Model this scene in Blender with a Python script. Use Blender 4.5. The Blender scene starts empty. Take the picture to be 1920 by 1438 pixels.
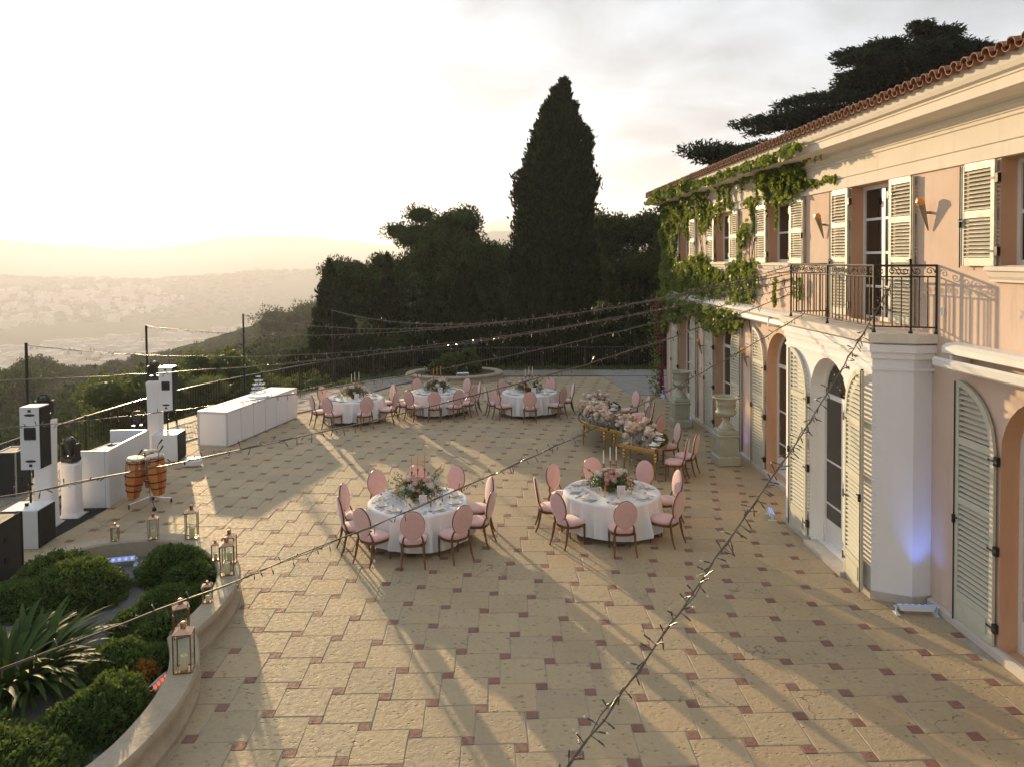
import bpy, math, random
import numpy as np
from math import sin, cos, pi, radians, sqrt, atan2
from mathutils import Matrix, Vector, Euler, noise as mnoise
from mathutils.geometry import tessellate_polygon

sc = bpy.context.scene
COL = sc.collection
random.seed(7)
RNG = np.random.default_rng(7)

# ------------------------------------------------------------------ camera
cam = bpy.data.cameras.new('camera')
camo = bpy.data.objects.new('camera', cam); COL.objects.link(camo)
CAM_H = 5.3984
YAW, PITCH, ROLL = 0.02569, 0.03188, -0.00899       # right of the facade line, down, roll
cam.sensor_fit = 'HORIZONTAL'; cam.sensor_width = 36.0
cam.lens = 36.0 * 1425.087 / 1920.0
cam.shift_x = 0.0
cam.shift_y = -(719.0 - 530.83) / 1920.0
cam.clip_start = 0.05; cam.clip_end = 40000
camo.matrix_world = (Matrix.Translation((0, 0, CAM_H)) @ Matrix.Rotation(-YAW, 4, 'Z')
                     @ Matrix.Rotation(pi/2 - PITCH, 4, 'X') @ Matrix.Rotation(ROLL, 4, 'Z'))
sc.camera = camo

# ------------------------------------------------------------------ light
CLOUD = 0.79
SUN_AZ, SUN_EL = radians(24.0), radians(8.5)         # azimuth to the left of +Y
world = bpy.data.worlds.new('World'); sc.world = world; world.use_nodes = True
wn, wl = world.node_tree.nodes, world.node_tree.links
wn.clear()
w_out = wn.new('ShaderNodeOutputWorld'); w_bg = wn.new('ShaderNodeBackground')
sky = wn.new('ShaderNodeTexSky'); sky.sky_type = 'NISHITA'; sky.sun_disc = False
sky.sun_elevation = SUN_EL; sky.sun_rotation = -SUN_AZ
sky.altitude = 150; sky.air_density = 1.0; sky.dust_density = 1.6; sky.ozone_density = 1.0
w_tc = wn.new('ShaderNodeTexCoord')
w_sep = wn.new('ShaderNodeSeparateXYZ'); wl.new(w_tc.outputs['Generated'], w_sep.inputs[0])
def wmath(op, a, b=None, c=None):
    n = wn.new('ShaderNodeMath'); n.operation = op
    for i, v in enumerate((a, b, c)):
        if v is None: continue
        if hasattr(v, 'is_output'): wl.new(v, n.inputs[i])
        else: n.inputs[i].default_value = v
    return n.outputs[0]
zc = wmath('ADD', wmath('MAXIMUM', w_sep.outputs['Z'], 0.0), 0.16)
w_cmb = wn.new('ShaderNodeCombineXYZ')
wl.new(wmath('DIVIDE', w_sep.outputs['X'], zc), w_cmb.inputs[0])
wl.new(wmath('DIVIDE', w_sep.outputs['Y'], zc), w_cmb.inputs[1])
w_n1 = wn.new('ShaderNodeTexNoise'); w_n1.inputs['Scale'].default_value = 2.1
w_n1.inputs['Detail'].default_value = 7; w_n1.inputs['Roughness'].default_value = 0.55; w_n1.inputs['Distortion'].default_value = 0.35
wl.new(w_cmb.outputs[0], w_n1.inputs['Vector'])
w_rmp = wn.new('ShaderNodeMapRange'); w_rmp.inputs['From Min'].default_value = 0.36; w_rmp.inputs['From Max'].default_value = 0.68
w_rmp.inputs['To Min'].default_value = 0.78; w_rmp.inputs['To Max'].default_value = 1.30
wl.new(w_n1.outputs['Fac'], w_rmp.inputs['Value'])
w_hs = wn.new('ShaderNodeHueSaturation'); w_hs.inputs['Saturation'].default_value = 0.26
wl.new(sky.outputs[0], w_hs.inputs['Color'])
wl.new(w_rmp.outputs[0], w_hs.inputs['Value'])
w_tint = wn.new('ShaderNodeMix'); w_tint.data_type = 'RGBA'; w_tint.blend_type = 'MULTIPLY'; w_tint.inputs[0].default_value = 1.0
w_tint.inputs[7].default_value = (0.97, 1.0, 1.02, 1)
w_cl = wn.new('ShaderNodeMix'); w_cl.data_type = 'RGBA'; w_cl.inputs[0].default_value = CLOUD      # veil of thin cloud over the clear sky
w_cc = wn.new('ShaderNodeMix'); w_cc.data_type = 'RGBA'; w_cc.blend_type = 'MULTIPLY'; w_cc.inputs[0].default_value = 1.0
w_cc.inputs[6].default_value = (2.00, 2.20, 2.45, 1); wl.new(w_rmp.outputs[0], w_cc.inputs[7])
wl.new(w_hs.outputs[0], w_cl.inputs[6]); wl.new(w_cc.outputs[2], w_cl.inputs[7])
wl.new(w_cl.outputs[2], w_tint.inputs[6]); wl.new(w_tint.outputs[2], w_bg.inputs['Color'])
w_bg.inputs['Strength'].default_value = 0.15
wl.new(w_bg.outputs[0], w_out.inputs['Surface'])

sun = bpy.data.lights.new('sun', 'SUN'); suno = bpy.data.objects.new('sun', sun); COL.objects.link(suno)
sun.energy = 5.0; sun.angle = radians(0.7); sun.color = (1.0, 0.71, 0.38)
SUN_DIR = Vector((-sin(SUN_AZ)*cos(SUN_EL), cos(SUN_AZ)*cos(SUN_EL), sin(SUN_EL)))
suno.rotation_euler = (-SUN_DIR).to_track_quat('-Z', 'Y').to_euler()
suno.location = SUN_DIR * 60

sc.view_settings.view_transform = 'Standard'; sc.view_settings.look = 'None'
sc.view_settings.exposure = 0.98; sc.view_settings.gamma = 1.0
sc.view_settings.use_curve_mapping = False
sc.render.engine = 'CYCLES'
sc.cycles.max_bounces = 6; sc.cycles.diffuse_bounces = 3; sc.cycles.glossy_bounces = 3
sc.cycles.transmission_bounces = 5; sc.cycles.transparent_max_bounces = 40; sc.cycles.volume_bounces = 1
sc.cycles.use_denoising = True; sc.cycles.use_adaptive_sampling = True; sc.cycles.adaptive_threshold = 0.015
sc.cycles.caustics_reflective = False; sc.cycles.caustics_refractive = False
sc.cycles.sample_clamp_indirect = 6.0

# ------------------------------------------------------------------ mesh helpers
class MB:
    def __init__(s): s.v = []; s.f = []
    def add(s, vs, fs):
        b = len(s.v); s.v += [tuple(map(float, p)) for p in vs]; s.f += [tuple(b+i for i in f) for f in fs]; return s
    def box(s, cx, cy, cz, sx, sy, sz, rz=0.0, bev=0.0):
        x, y, z = sx/2, sy/2, sz/2; c, n = cos(rz), sin(rz)
        if bev > 0:
            b = min(bev, x*.9, y*.9, z*.9); P = []
            for a in (-1, 1):
                for d in (-1, 1):
                    for e in (-1, 1):
                        P += [(a*(x-b), d*(y-b), e*z), (a*(x-b), d*y, e*(z-b)), (a*x, d*(y-b), e*(z-b))]
            def I(a, d, e, k): return ((a > 0)*4+(d > 0)*2+(e > 0))*3+k
            F = []
            for e in (-1, 1):
                q = [I(-1,-1,e,0), I(1,-1,e,0), I(1,1,e,0), I(-1,1,e,0)]; F.append(q if e > 0 else q[::-1])
                q = [I(-1,e,-1,1), I(1,e,-1,1), I(1,e,1,1), I(-1,e,1,1)]; F.append(q if e < 0 else q[::-1])
                q = [I(e,-1,-1,2), I(e,1,-1,2), I(e,1,1,2), I(e,-1,1,2)]; F.append(q if e > 0 else q[::-1])
            for d in (-1, 1):
                for e in (-1, 1):
                    q = [I(-1,d,e,0), I(1,d,e,0), I(1,d,e,1), I(-1,d,e,1)]; F.append(q if d*e < 0 else q[::-1])
                    q = [I(d,-1,e,0), I(d,1,e,0), I(d,1,e,2), I(d,-1,e,2)]; F.append(q if d*e > 0 else q[::-1])
                    q = [I(d,e,-1,1), I(d,e,1,1), I(d,e,1,2), I(d,e,-1,2)]; F.append(q if d*e < 0 else q[::-1])
            for a in (-1, 1):
                for d in (-1, 1):
                    for e in (-1, 1):
                        q = [I(a,d,e,0), I(a,d,e,1), I(a,d,e,2)]; F.append(q if a*d*e < 0 else q[::-1])
        else:
            P = [(a, d, e) for e in (-z, z) for d in (-y, y) for a in (-x, x)]
            F = [(0,2,3,1), (4,5,7,6), (0,1,5,4), (2,6,7,3), (0,4,6,2), (1,3,7,5)]
        return s.add([(cx+p[0]*c-p[1]*n, cy+p[0]*n+p[1]*c, cz+p[2]) for p in P], F)
    def tube(s, pts, r, n=8, cap=True, closed=False):
        pts = [Vector(p) for p in pts]; m = len(pts)
        rs = r if hasattr(r, '__len__') else [r]*m
        ref = Vector((0, 0, 1)) if abs((pts[-1]-pts[0]).normalized().z) < .9 else Vector((1, 0, 0))
        if closed: ref = Vector((.31, .2, .93))
        V = []
        for i, p in enumerate(pts):
            a = pts[(i-1) % m] if (closed or i > 0) else p; b = pts[(i+1) % m] if (closed or i < m-1) else p
            t = (b-a).normalized(); u = t.cross(ref)
            if u.length < 1e-4: u = t.cross(Vector((.7, .7, .1)))
            u.normalize(); w = u.cross(t)
            for k in range(n):
                q = 2*pi*k/n; V.append(p + (u*cos(q)+w*sin(q))*rs[i])
        F = []
        for i in range(m if closed else m-1):
            for k in range(n):
                j = (i+1) % m
                F.append((i*n+k, i*n+(k+1) % n, j*n+(k+1) % n, j*n+k))
        if cap and not closed:
            F.append(tuple(range(n))[::-1]); F.append(tuple((m-1)*n+k for k in range(n)))
        return s.add(V, F)
    def lathe(s, prof, n=16, cx=0, cy=0, cz=0, cap=True):
        V = [(cx+r*cos(2*pi*k/n), cy+r*sin(2*pi*k/n), cz+z) for r, z in prof for k in range(n)]
        F = [(i*n+k, i*n+(k+1) % n, (i+1)*n+(k+1) % n, (i+1)*n+k) for i in range(len(prof)-1) for k in range(n)]
        if cap: F += [tuple(range(n))[::-1], tuple((len(prof)-1)*n+k for k in range(n))]
        return s.add(V, F)
    def ell(s, c, r, n=10, m=6):
        prof = [(sin(pi*i/m), -cos(pi*i/m)) for i in range(m+1)]; prof[0] = (.02, -1); prof[-1] = (.02, 1)
        V = [(c[0]+r[0]*a*cos(2*pi*k/n), c[1]+r[1]*a*sin(2*pi*k/n), c[2]+r[2]*z) for a, z in prof for k in range(n)]
        F = [(i*n+k, i*n+(k+1) % n, (i+1)*n+(k+1) % n, (i+1)*n+k) for i in range(m) for k in range(n)]
        F += [tuple(range(n))[::-1], tuple(m*n+k for k in range(n))]
        return s.add(V, F)
    def prism(s, poly, z0, z1, caps=True):
        n = len(poly); V = [(x, y, z0) for x, y in poly]+[(x, y, z1) for x, y in poly]
        F = [(k, (k+1) % n, n+(k+1) % n, n+k) for k in range(n)]
        if caps:
            tr = tessellate_polygon([[Vector((x, y, 0)) for x, y in poly]])
            for t in tr:
                a, b, c = t
                ar = (poly[b][0]-poly[a][0])*(poly[c][1]-poly[a][1])-(poly[c][0]-poly[a][0])*(poly[b][1]-poly[a][1])
                if ar < 0: a, c = c, a
                F.append((n+a, n+b, n+c)); F.append((c, b, a))
        return s.add(V, F)
    def extr(s, prof, y0, y1):                       # x-z profile swept along y, capped
        n = len(prof); V = [(x, y0, z) for x, z in prof]+[(x, y1, z) for x, z in prof]
        F = [(k, (k+1) % n, n+(k+1) % n, n+k) for k in range(n)]
        for t in tessellate_polygon([[Vector((x, z, 0)) for x, z in prof]]):
            F.append(tuple(t)); F.append(tuple(n+i for i in t))
        return s.add(V, F)
    def xf(s, M):
        s.v = [tuple(M @ Vector(p)) for p in s.v]; return s
    def mesh(s, name, mat=None, smooth=False, fix=True):
        me = bpy.data.meshes.new(name); me.from_pydata(s.v, [], s.f)
        if fix:
            import bmesh
            b = bmesh.new(); b.from_mesh(me); bmesh.ops.recalc_face_normals(b, faces=b.faces); b.to_mesh(me); b.free()
        if mat: me.materials.append(mat)
        if smooth:
            me.polygons.foreach_set('use_smooth', [True]*len(me.polygons))
            if smooth is not True: me.set_sharp_from_angle(angle=radians(smooth))
        me.update(); return me
    def obj(s, name, mat=None, parent=None, smooth=False, fix=True):
        return link(name, s.mesh(name, mat, smooth, fix), parent)

def link(name, data, parent=None, loc=None, rot=None, scale=None):
    o = bpy.data.objects.new(name, data); COL.objects.link(o)
    if loc is not None: o.location = loc
    if rot is not None: o.rotation_euler = rot
    if scale is not None: o.scale = scale if hasattr(scale, '__len__') else (scale,)*3
    if parent is not None: o.parent = parent
    return o
def wpart(o, parent):                                # part modelled in world coordinates under a translated Empty
    o.parent = parent; o.matrix_parent_inverse = parent.matrix_basis.inverted(); return o
def tag(o, label, cat, group=None):
    o['label'] = label; o['category'] = cat
    if group: o['group'] = group
    return o
def thing(name, label, cat, loc=(0, 0, 0), rz=0.0, group=None):
    return tag(link(name, None, None, loc, (0, 0, rz)), label, cat, group)
def struct(o): o['kind'] = 'structure'; return o
def stuff(o): o['kind'] = 'stuff'; return o
def copy_tree(o, parent=None):
    c = o.copy(); COL.objects.link(c); c.parent = parent
    if parent is not None: c.matrix_parent_inverse = o.matrix_parent_inverse.copy()
    for ch in list(o.children): copy_tree(ch, c)
    return c
def place(o, loc, rz=0.0, label=None, group=None, scale=None):
    o.location = loc; o.rotation_euler = (0, 0, rz)
    if label: o['label'] = label
    if group: o['group'] = group
    if scale: o.scale = (scale,)*3
    return o
def quads(name, V, mat, smooth=False):               # V: (N,4,3) array -> one mesh of loose quads
    V = np.asarray(V, np.float32); n = len(V)
    me = bpy.data.meshes.new(name); me.vertices.add(4*n); me.vertices.foreach_set('co', V.reshape(-1))
    me.loops.add(4*n); me.loops.foreach_set('vertex_index', np.arange(4*n, dtype=np.int32))
    me.polygons.add(n); me.polygons.foreach_set('loop_start', np.arange(0, 4*n, 4, dtype=np.int32))
    me.polygons.foreach_set('loop_total', np.full(n, 4, np.int32))
    me.materials.append(mat); me.update(calc_edges=True); return me
def nrm(a): return a/np.maximum(np.linalg.norm(a, axis=-1, keepdims=True), 1e-9)
def leaves(C, D, L, W, jit=0.6, rng=RNG):            # diamond leaves at C pointing along D, size L x W
    n = len(C); D = nrm(D + rng.normal(size=(n, 3))*jit); S = nrm(np.cross(D, rng.normal(size=(n, 3))))
    l = (L*rng.uniform(.6, 1.25, n))[:, None]; w = (W*rng.uniform(.7, 1.2, n))[:, None]
    N = np.cross(D, S)
    return np.stack([C-D*l*.5, C+S*w*.5+N*w*.12, C+D*l*.5, C-S*w*.5+N*w*.12], 1)

# ------------------------------------------------------------------ materials
class NT:
    def __init__(s, name):
        s.m = bpy.data.materials.new(name); s.m.use_nodes = True; s.t = s.m.node_tree; s.n = s.t.nodes; s.n.clear()
        s.out = s.n.new('ShaderNodeOutputMaterial')
    def __call__(s, typ, ins=None, **kw):
        d = s.n.new('ShaderNode'+typ)
        for k, v in kw.items(): setattr(d, k, v)
        for k, v in (ins or {}).items(): s.set(d.inputs[k], v)
        return d
    def set(s, sock, v):
        if hasattr(v, 'is_output'): s.t.links.new(v, sock)
        elif hasattr(v, '__len__') and len(v) == 3 and sock.type == 'RGBA': sock.default_value = (*v, 1)
        else: sock.default_value = v
    def math(s, op, a, b=None):
        d = s('Math', operation=op); s.set(d.inputs[0], a)
        if b is not None: s.set(d.inputs[1], b)
        return d.outputs[0]
    def mix(s, f, a, b, bt='MIX'):
        d = s('Mix', data_type='RGBA', blend_type=bt); s.set(d.inputs[0], f); s.set(d.inputs[6], a); s.set(d.inputs[7], b); return d.outputs[2]
    def pos(s): return s('NewGeometry').outputs['Position']
    def noise(s, vec, scale, det=4, rough=.55, dist=0):
        return s('TexNoise', {'Vector': vec, 'Scale': scale, 'Detail': det, 'Roughness': rough, 'Distortion': dist}).outputs['Fac']
    def ramp(s, v, lo, hi, a=0., b=1.):
        return s('MapRange', {'Value': v, 'From Min': lo, 'From Max': hi, 'To Min': a, 'To Max': b}).outputs[0]
    def bsdf(s, **ins):
        b = s('BsdfPrincipled'); names = dict(col='Base Color', rough='Roughness', metal='Metallic', spec='Specular IOR Level', nor='Normal', emc='Emission Color', ems='Emission Strength', trans='Transmission Weight', sheen='Sheen Weight', coat='Coat Weight', ior='IOR', alpha='Alpha')
        for k, v in ins.items(): s.set(b.inputs[names[k]], v)
        return b.outputs[0]
    def bump(s, h, dist=.01, st=1.0): return s('Bump', {'Height': h, 'Distance': dist, 'Strength': st}).outputs[0]
    def done(s, sh): s.t.links.new(sh, s.out.inputs['Surface']); return s.m

def mk(name, c, c2=None, rough=.6, scale=6., metal=0., bump=0., bscale=60., spec=.4, sheen=0., coat=0., local=False, rvar=.1):
    t = NT(name); p = t('TexCoord').outputs['Object'] if local else t.pos()
    n = t.noise(p, scale, 5); col = c
    if c2 is not None: col = t.mix(t.ramp(n, .3, .7), c, c2)
    kw = dict(col=col, rough=t.ramp(n, .25, .75, max(rough-rvar, .03), min(rough+rvar, 1.)), metal=metal, spec=spec)
    if sheen: kw['sheen'] = sheen
    if coat: kw['coat'] = coat
    if bump: kw['nor'] = t.bump(t.noise(p, bscale, 4), bump)
    if spec == 0: return t.done(t('BsdfDiffuse', {'Color': col}).outputs[0])
    return t.done(t.bsdf(**kw))
def leafmat(name, c1, c2, trans=.35, rough=.55, spec=.3, tcol=None):
    t = NT(name); g = t('NewGeometry')
    big = t.noise(g.outputs['Position'], .9, 2)
    f = t.math('MULTIPLY', t.math('ADD', g.outputs['Random Per Island'], big), .5)
    col = t.mix(t.ramp(f, .25, .75), c1, c2)
    d = t.bsdf(col=col, rough=rough, spec=spec) if spec > .13 else t('BsdfDiffuse', {'Color': col}).outputs[0]
    tr = t('BsdfTranslucent', {'Color': t.mix(.5, col, tcol or tuple(min(1, x*1.6) for x in c2))}).outputs[0]
    ms = t('MixShader', {0: trans}); t.t.links.new(d, ms.inputs[1]); t.t.links.new(tr, ms.inputs[2])
    return t.done(ms.outputs[0])

def paving_mat(name, c1, c2, c3, pits=True):
    t = NT(name); g = t('NewGeometry'); p = g.outputs['Position']
    rnd = t.math('FRACT', t.math('ADD', t('ObjectInfo').outputs['Random'], g.outputs['Random Per Island']))
    n1 = t.noise(p, 2.2, 6, .6); n2 = t.noise(p, 14, 5, .6); n3 = t.noise(p, 70, 3, .6)
    col = t.mix(t.ramp(rnd, 0, 1), c1, c2)
    r2 = t('TexWhiteNoise', {'W': t.math('MULTIPLY', rnd, 91.7)}, noise_dimensions='1D').outputs['Value']
    col = t.mix(t.ramp(r2, .55, 1.0, 0, .55), col, (c1[0]*.86, c1[1]*.90, c1[2]*1.02))
    col = t.mix(t.ramp(r2, .0, .22, .5, 0), col, (c1[0]*1.08, c1[1]*.96, c1[2]*.92))
    col = t.mix(t.math('MULTIPLY', t.ramp(n1, .42, .72), .6), col, c3)
    st = t.noise(p, .55, 6, .65); col = t.mix(t.ramp(st, .50, .72, 0, .40), col, tuple(x*.66 for x in c1))
    col = t.mix(t.ramp(t.noise(p, 1.7, 5, .7), .60, .74, 0, .35), col, tuple(x*.55 for x in c2))
    col = t.mix(t.math('MULTIPLY', t.ramp(n2, .52, .75), .35), col, tuple(x*.62 for x in c1))
    hgt = t.math('ADD', t.math('MULTIPLY', n2, .6), t.math('MULTIPLY', n3, .25))
    wob = t('VectorMath', {0: p, 1: t('TexNoise', {'Vector': p, 'Scale': 3.0, 'Detail': 4}).outputs['Color']}, operation='ADD').outputs[0]
    ck = t('TexVoronoi', {'Vector': wob, 'Scale': 1.1}, feature='DISTANCE_TO_EDGE').outputs['Distance']
    crack = t.math('MULTIPLY', t.ramp(ck, .002, .009, 1, 0), t.ramp(r2, .93, .94))
    col = t.mix(t.math('MULTIPLY', crack, .7), col, tuple(x*.25 for x in c1)); hgt = t.math('SUBTRACT', hgt, t.math('MULTIPLY', crack, .8))
    if pits:
        v = t('TexVoronoi', {'Vector': t('Mapping', {'Vector': p, 'Scale': (1.0, 1.7, 1.0)}).outputs[0], 'Scale': 9.0, 'Randomness': 1.0})
        pit = t.math('MULTIPLY', t.ramp(v.outputs['Distance'], .10, .26, 1, 0), t.ramp(t.noise(p, 4.5, 3), .40, .56))
        hgt = t.math('SUBTRACT', hgt, t.math('MULTIPLY', pit, .9))
        col = t.mix(t.math('MULTIPLY', pit, .35), col, tuple(x*.5 for x in c1))
    return t.done(t.bsdf(col=col, rough=t.ramp(n2, .3, .7, .62, .85), spec=.35, nor=t.bump(hgt, .022, 1.0)))

MAT = {}
MAT['paving'] = paving_mat('sandstone', (.485, .378, .232), (.385, .31, .205), (.51, .392, .232))
MAT['terracotta_inset'] = paving_mat('inset_terracotta', (.27, .14, .105), (.215, .11, .085), (.30, .17, .12), pits=False)
MAT['grout'] = mk('grout', (.46, .43, .38), (.33, .29, .23), rough=.9, scale=9, bump=.004, bscale=90)
MAT['verge'] = paving_mat('verge_stone', (.31, .27, .215), (.26, .235, .19), (.36, .31, .24))
MAT['stone'] = paving_mat('planter_stone', (.45, .375, .27), (.40, .33, .235), (.30, .25, .18), pits=False)
MAT['darkkerb'] = mk('dark_kerb', (.10, .10, .10), (.07, .07, .07), rough=.7)
MAT['concrete'] = mk('concrete', (.34, .33, .30), (.28, .27, .25), rough=.85, scale=2, bump=.003)
MAT['gravel'] = mk('gravel', (.20, .195, .18), (.10, .098, .092), rough=.9, scale=60, bump=.02, bscale=55)
MAT['soil'] = mk('soil', (.045, .035, .025), (.08, .06, .04), rough=.95, scale=8, bump=.03, bscale=25)
def plaster(name, c, c2, streak=.34):
    t = NT(name); p = t.pos()
    n1 = t.noise(p, 1.3, 5); n2 = t.noise(t('Mapping', {'Vector': p, 'Scale': (3, 3, .5)}).outputs[0], 2.0, 4)
    n3 = t.noise(p, 55, 4)
    col = t.mix(t.ramp(n1, .35, .7), c, c2)
    col = t.mix(t.math('MULTIPLY', t.ramp(n2, .55, .8), streak), col, tuple(x*.62 for x in c))
    col = t.mix(t.ramp(t.noise(p, 4.5, 6, .7), .58, .78, 0, .22), col, tuple(x*.7 for x in c))
    return t.done(t.bsdf(col=col, rough=.85, spec=.25, nor=t.bump(t.math('ADD', n3, t.math('MULTIPLY', n1, .5)), .004, .8)))
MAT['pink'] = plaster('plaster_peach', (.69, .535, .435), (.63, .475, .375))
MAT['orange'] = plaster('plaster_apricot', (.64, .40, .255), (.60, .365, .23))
MAT['cream'] = plaster('plaster_cream', (.78, .72, .62), (.74, .67, .57))
MAT['white_wall'] = plaster('plaster_white', (.88, .875, .86), (.85, .845, .83), .10)
MAT['marble'] = mk('pale_marble', (.62, .57, .50), (.52, .47, .40), rough=.5, scale=6, bump=.002)
MAT['shutter'] = mk('shutter_paint', (.58, .57, .465), (.52, .515, .42), rough=.5, scale=7, bump=.0015, bscale=40)
MAT['frame'] = mk('window_frame_white', (.78, .77, .74), rough=.4, scale=4)
MAT['iron'] = mk('wrought_iron', (.022, .017, .013), (.045, .028, .018), rough=.55, scale=12, bump=.001)
MAT['hinge'] = mk('black_hinge', (.02, .02, .02), rough=.5, metal=.3)
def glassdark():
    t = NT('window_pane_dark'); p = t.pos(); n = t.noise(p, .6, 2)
    return t.done(t.bsdf(col=(.018, .014, .010), rough=.04, spec=.6, nor=t.bump(n, .02, .25)))  # opaque; on windows the dark colour stands in for the unlit room
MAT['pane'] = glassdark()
def clearglass(name, tint=(1, 1, 1), mixf=.12):
    t = NT(name); tr = t('BsdfTransparent', {'Color': tint}).outputs[0]; gl = t('BsdfGlossy', {'Color': (1, 1, 1), 'Roughness': .04}).outputs[0]
    fr = t.math('MULTIPLY', t.math('POWER', t('LayerWeight', {'Blend': .5}).outputs['Facing'], 4.0), .55)
    ms = t('MixShader', {0: t.math('ADD', fr, mixf)}); t.t.links.new(tr, ms.inputs[1]); t.t.links.new(gl, ms.inputs[2])
    return t.done(ms.outputs[0])
MAT['glass'] = clearglass('clear_glass', (.95, .97, .96), .02)
MAT['crystal'] = clearglass('crystal', (.98, .98, .98), .04)
MAT['rooftile'] = mk('roof_terracotta', (.33, .155, .085), (.20, .10, .06), rough=.8, scale=14, bump=.006, bscale=40)
MAT['awning'] = mk('awning_white', (.76, .75, .71), rough=.35, scale=3)
MAT['brass'] = mk('aged_brass', (.35, .20, .09), (.26, .14, .06), rough=.34, scale=20, metal=.9)
MAT['amber'] = mk('amber_glass', (.75, .32, .06), rough=.2)
MAT['chair_frame'] = mk('bronze_frame', (.20, .10, .045), (.15, .075, .035), rough=.32, scale=10, metal=.45, local=True)
MAT['velvet'] = mk('pink_velvet', (.72, .45, .42), (.66, .395, .37), rough=.75, scale=9, sheen=.7, bump=.002, bscale=120, local=True, spec=.2)
MAT['cloth'] = mk('white_linen', (.78, .77, .755), (.74, .73, .715), rough=.85, scale=5, bump=.0012, bscale=250, spec=.2)
MAT['tableleg'] = mk('dark_table_leg', (.06, .08, .085), rough=.5, metal=.4)
MAT['gold'] = mk('polished_gold', (.62, .40, .10), (.52, .33, .08), rough=.2, scale=12, metal=1.0)
def mirror():
    t = NT('mirror_top'); n = t.noise(t.pos(), 3, 2)
    return t.done(t.bsdf(col=(.72, .73, .73), rough=t.ramp(n, .3, .7, .04, .09), metal=1.0))
MAT['mirror'] = mirror()
MAT['candle_coral'] = mk('coral_wax', (.78, .29, .15), rough=.5, scale=10)
MAT['candle_white'] = mk('white_wax', (.80, .74, .66), rough=.5, scale=10)
MAT['candle_cream'] = mk('cream_wax', (.82, .66, .38), rough=.5, scale=10)
MAT['napkin'] = mk('napkin_ivory', (.78, .74, .66), rough=.85, scale=8)
MAT['steel'] = mk('cutlery_steel', (.60, .60, .58), rough=.2, metal=1.0)
MAT['rose'] = mk('rose_pink', (.78, .42, .38), (.82, .55, .48), rough=.7, scale=30, local=True)
MAT['coral_rose'] = mk('rose_coral', (.80, .36, .24), (.82, .48, .36), rough=.7, scale=30, local=True)
MAT['white_flower'] = mk('white_petals', (.80, .76, .68), (.76, .70, .58), rough=.75, scale=40, local=True, bump=.004, bscale=90)
MAT['blush_flower'] = mk('blush_petals', (.80, .62, .55), (.80, .70, .62), rough=.75, scale=40, local=True, bump=.004, bscale=90)
MAT['card'] = mk('card_print', (.74, .66, .64), (.70, .52, .52), rough=.6, scale=45, local=True)
MAT['urn'] = mk('urn_paint', (.43, .43, .33), (.36, .365, .28), rough=.7, scale=8, bump=.004, bscale=40)
MAT['white_box'] = mk('white_lacquer', (.76, .76, .76), (.72, .72, .72), rough=.35, scale=5)
MAT['white_panel'] = mk('satin_white_panel', (.84, .82, .83), rough=.45, scale=3)
MAT['panel_edge'] = mk('panel_edge_grey', (.55, .56, .60), rough=.35, metal=.3)
MAT['lycra'] = mk('stretch_cover_white', (.80, .79, .80), (.76, .75, .77), rough=.8, scale=3, sheen=.3)
MAT['black'] = mk('black_plastic', (.018, .018, .019), (.028, .028, .029), rough=.45, scale=20, bump=.001)
MAT['grille'] = mk('black_grille', (.008, .008, .008), (.02, .02, .02), rough=.6, scale=300)
MAT['case'] = mk('black_case', (.022, .021, .020), (.03, .028, .026), rough=.6, scale=6, bump=.001)
MAT['alu'] = mk('aluminium', (.60, .60, .60), rough=.3, metal=1.0)
MAT['chrome'] = mk('chrome', (.70, .70, .70), rough=.12, metal=1.0)
MAT['mat_black'] = mk('black_carpet', (.012, .012, .012), rough=.95, bump=.002, bscale=300)
def conga_wood():
    t = NT('conga_lacquer'); o = t('TexCoord').outputs['Object']; s = t('SeparateXYZ', {0: o})
    ang = t.math('ARCTAN2', s.outputs[1], s.outputs[0])
    st = t.math('FLOOR', t.math('MULTIPLY', t.math('ADD', ang, 3.1416), 2.0)); r = t('TexWhiteNoise', {'W': st}, noise_dimensions='1D').outputs['Value']
    g = t.noise(t('Mapping', {'Vector': o, 'Scale': (30, 30, 3)}).outputs[0], 2, 4)
    col = t.mix(t.ramp(r, .2, .8), (.40, .085, .02), (.62, .24, .045)); col = t.mix(t.math('MULTIPLY', g, .4), col, (.25, .06, .02))
    return t.done(t.bsdf(col=col, rough=.22, coat=.6))
MAT['conga'] = conga_wood()
MAT['drumskin'] = mk('drum_skin', (.66, .58, .46), (.58, .50, .38), rough=.6, scale=12)
MAT['wire'] = mk('light_string_wire', (.05, .038, .025), (.11, .085, .055), rough=.4, scale=30, spec=.6)
MAT['bulb'] = mk('light_string_bulb', (.07, .055, .035), rough=.3, scale=30, spec=.7)
MAT['bulbtip'] = clearglass('bulb_tip', (1, .93, .8), .35)
def led(name, c, s):
    t = NT(name); return t.done(t('Emission', {'Color': c, 'Strength': s}).outputs[0])
MAT['led_blue'] = led('led_blue', (.08, .10, 1.0), 3.0)
MAT['led_dim'] = led('led_dim', (.10, .25, 1.0), .7)
MAT['led_red'] = led('led_red', (1.0, .07, .02), 1.4)
MAT['bark'] = mk('bark', (.085, .06, .04), (.14, .105, .075), rough=.95, scale=9, bump=.02, bscale=18)
MAT['cypress'] = leafmat('cypress_foliage', (.009, .018, .006), (.030, .046, .013), .10, spec=.08)
MAT['pine'] = leafmat('pine_foliage', (.014, .030, .008), (.060, .092, .022), .22, spec=.10)
MAT['oak'] = leafmat('oak_foliage', (.018, .033, .010), (.068, .092, .026), .24, spec=.10)
MAT['broad'] = leafmat('broadleaf_foliage', (.034, .060, .014), (.115, .145, .036), .40, spec=.15)
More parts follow.
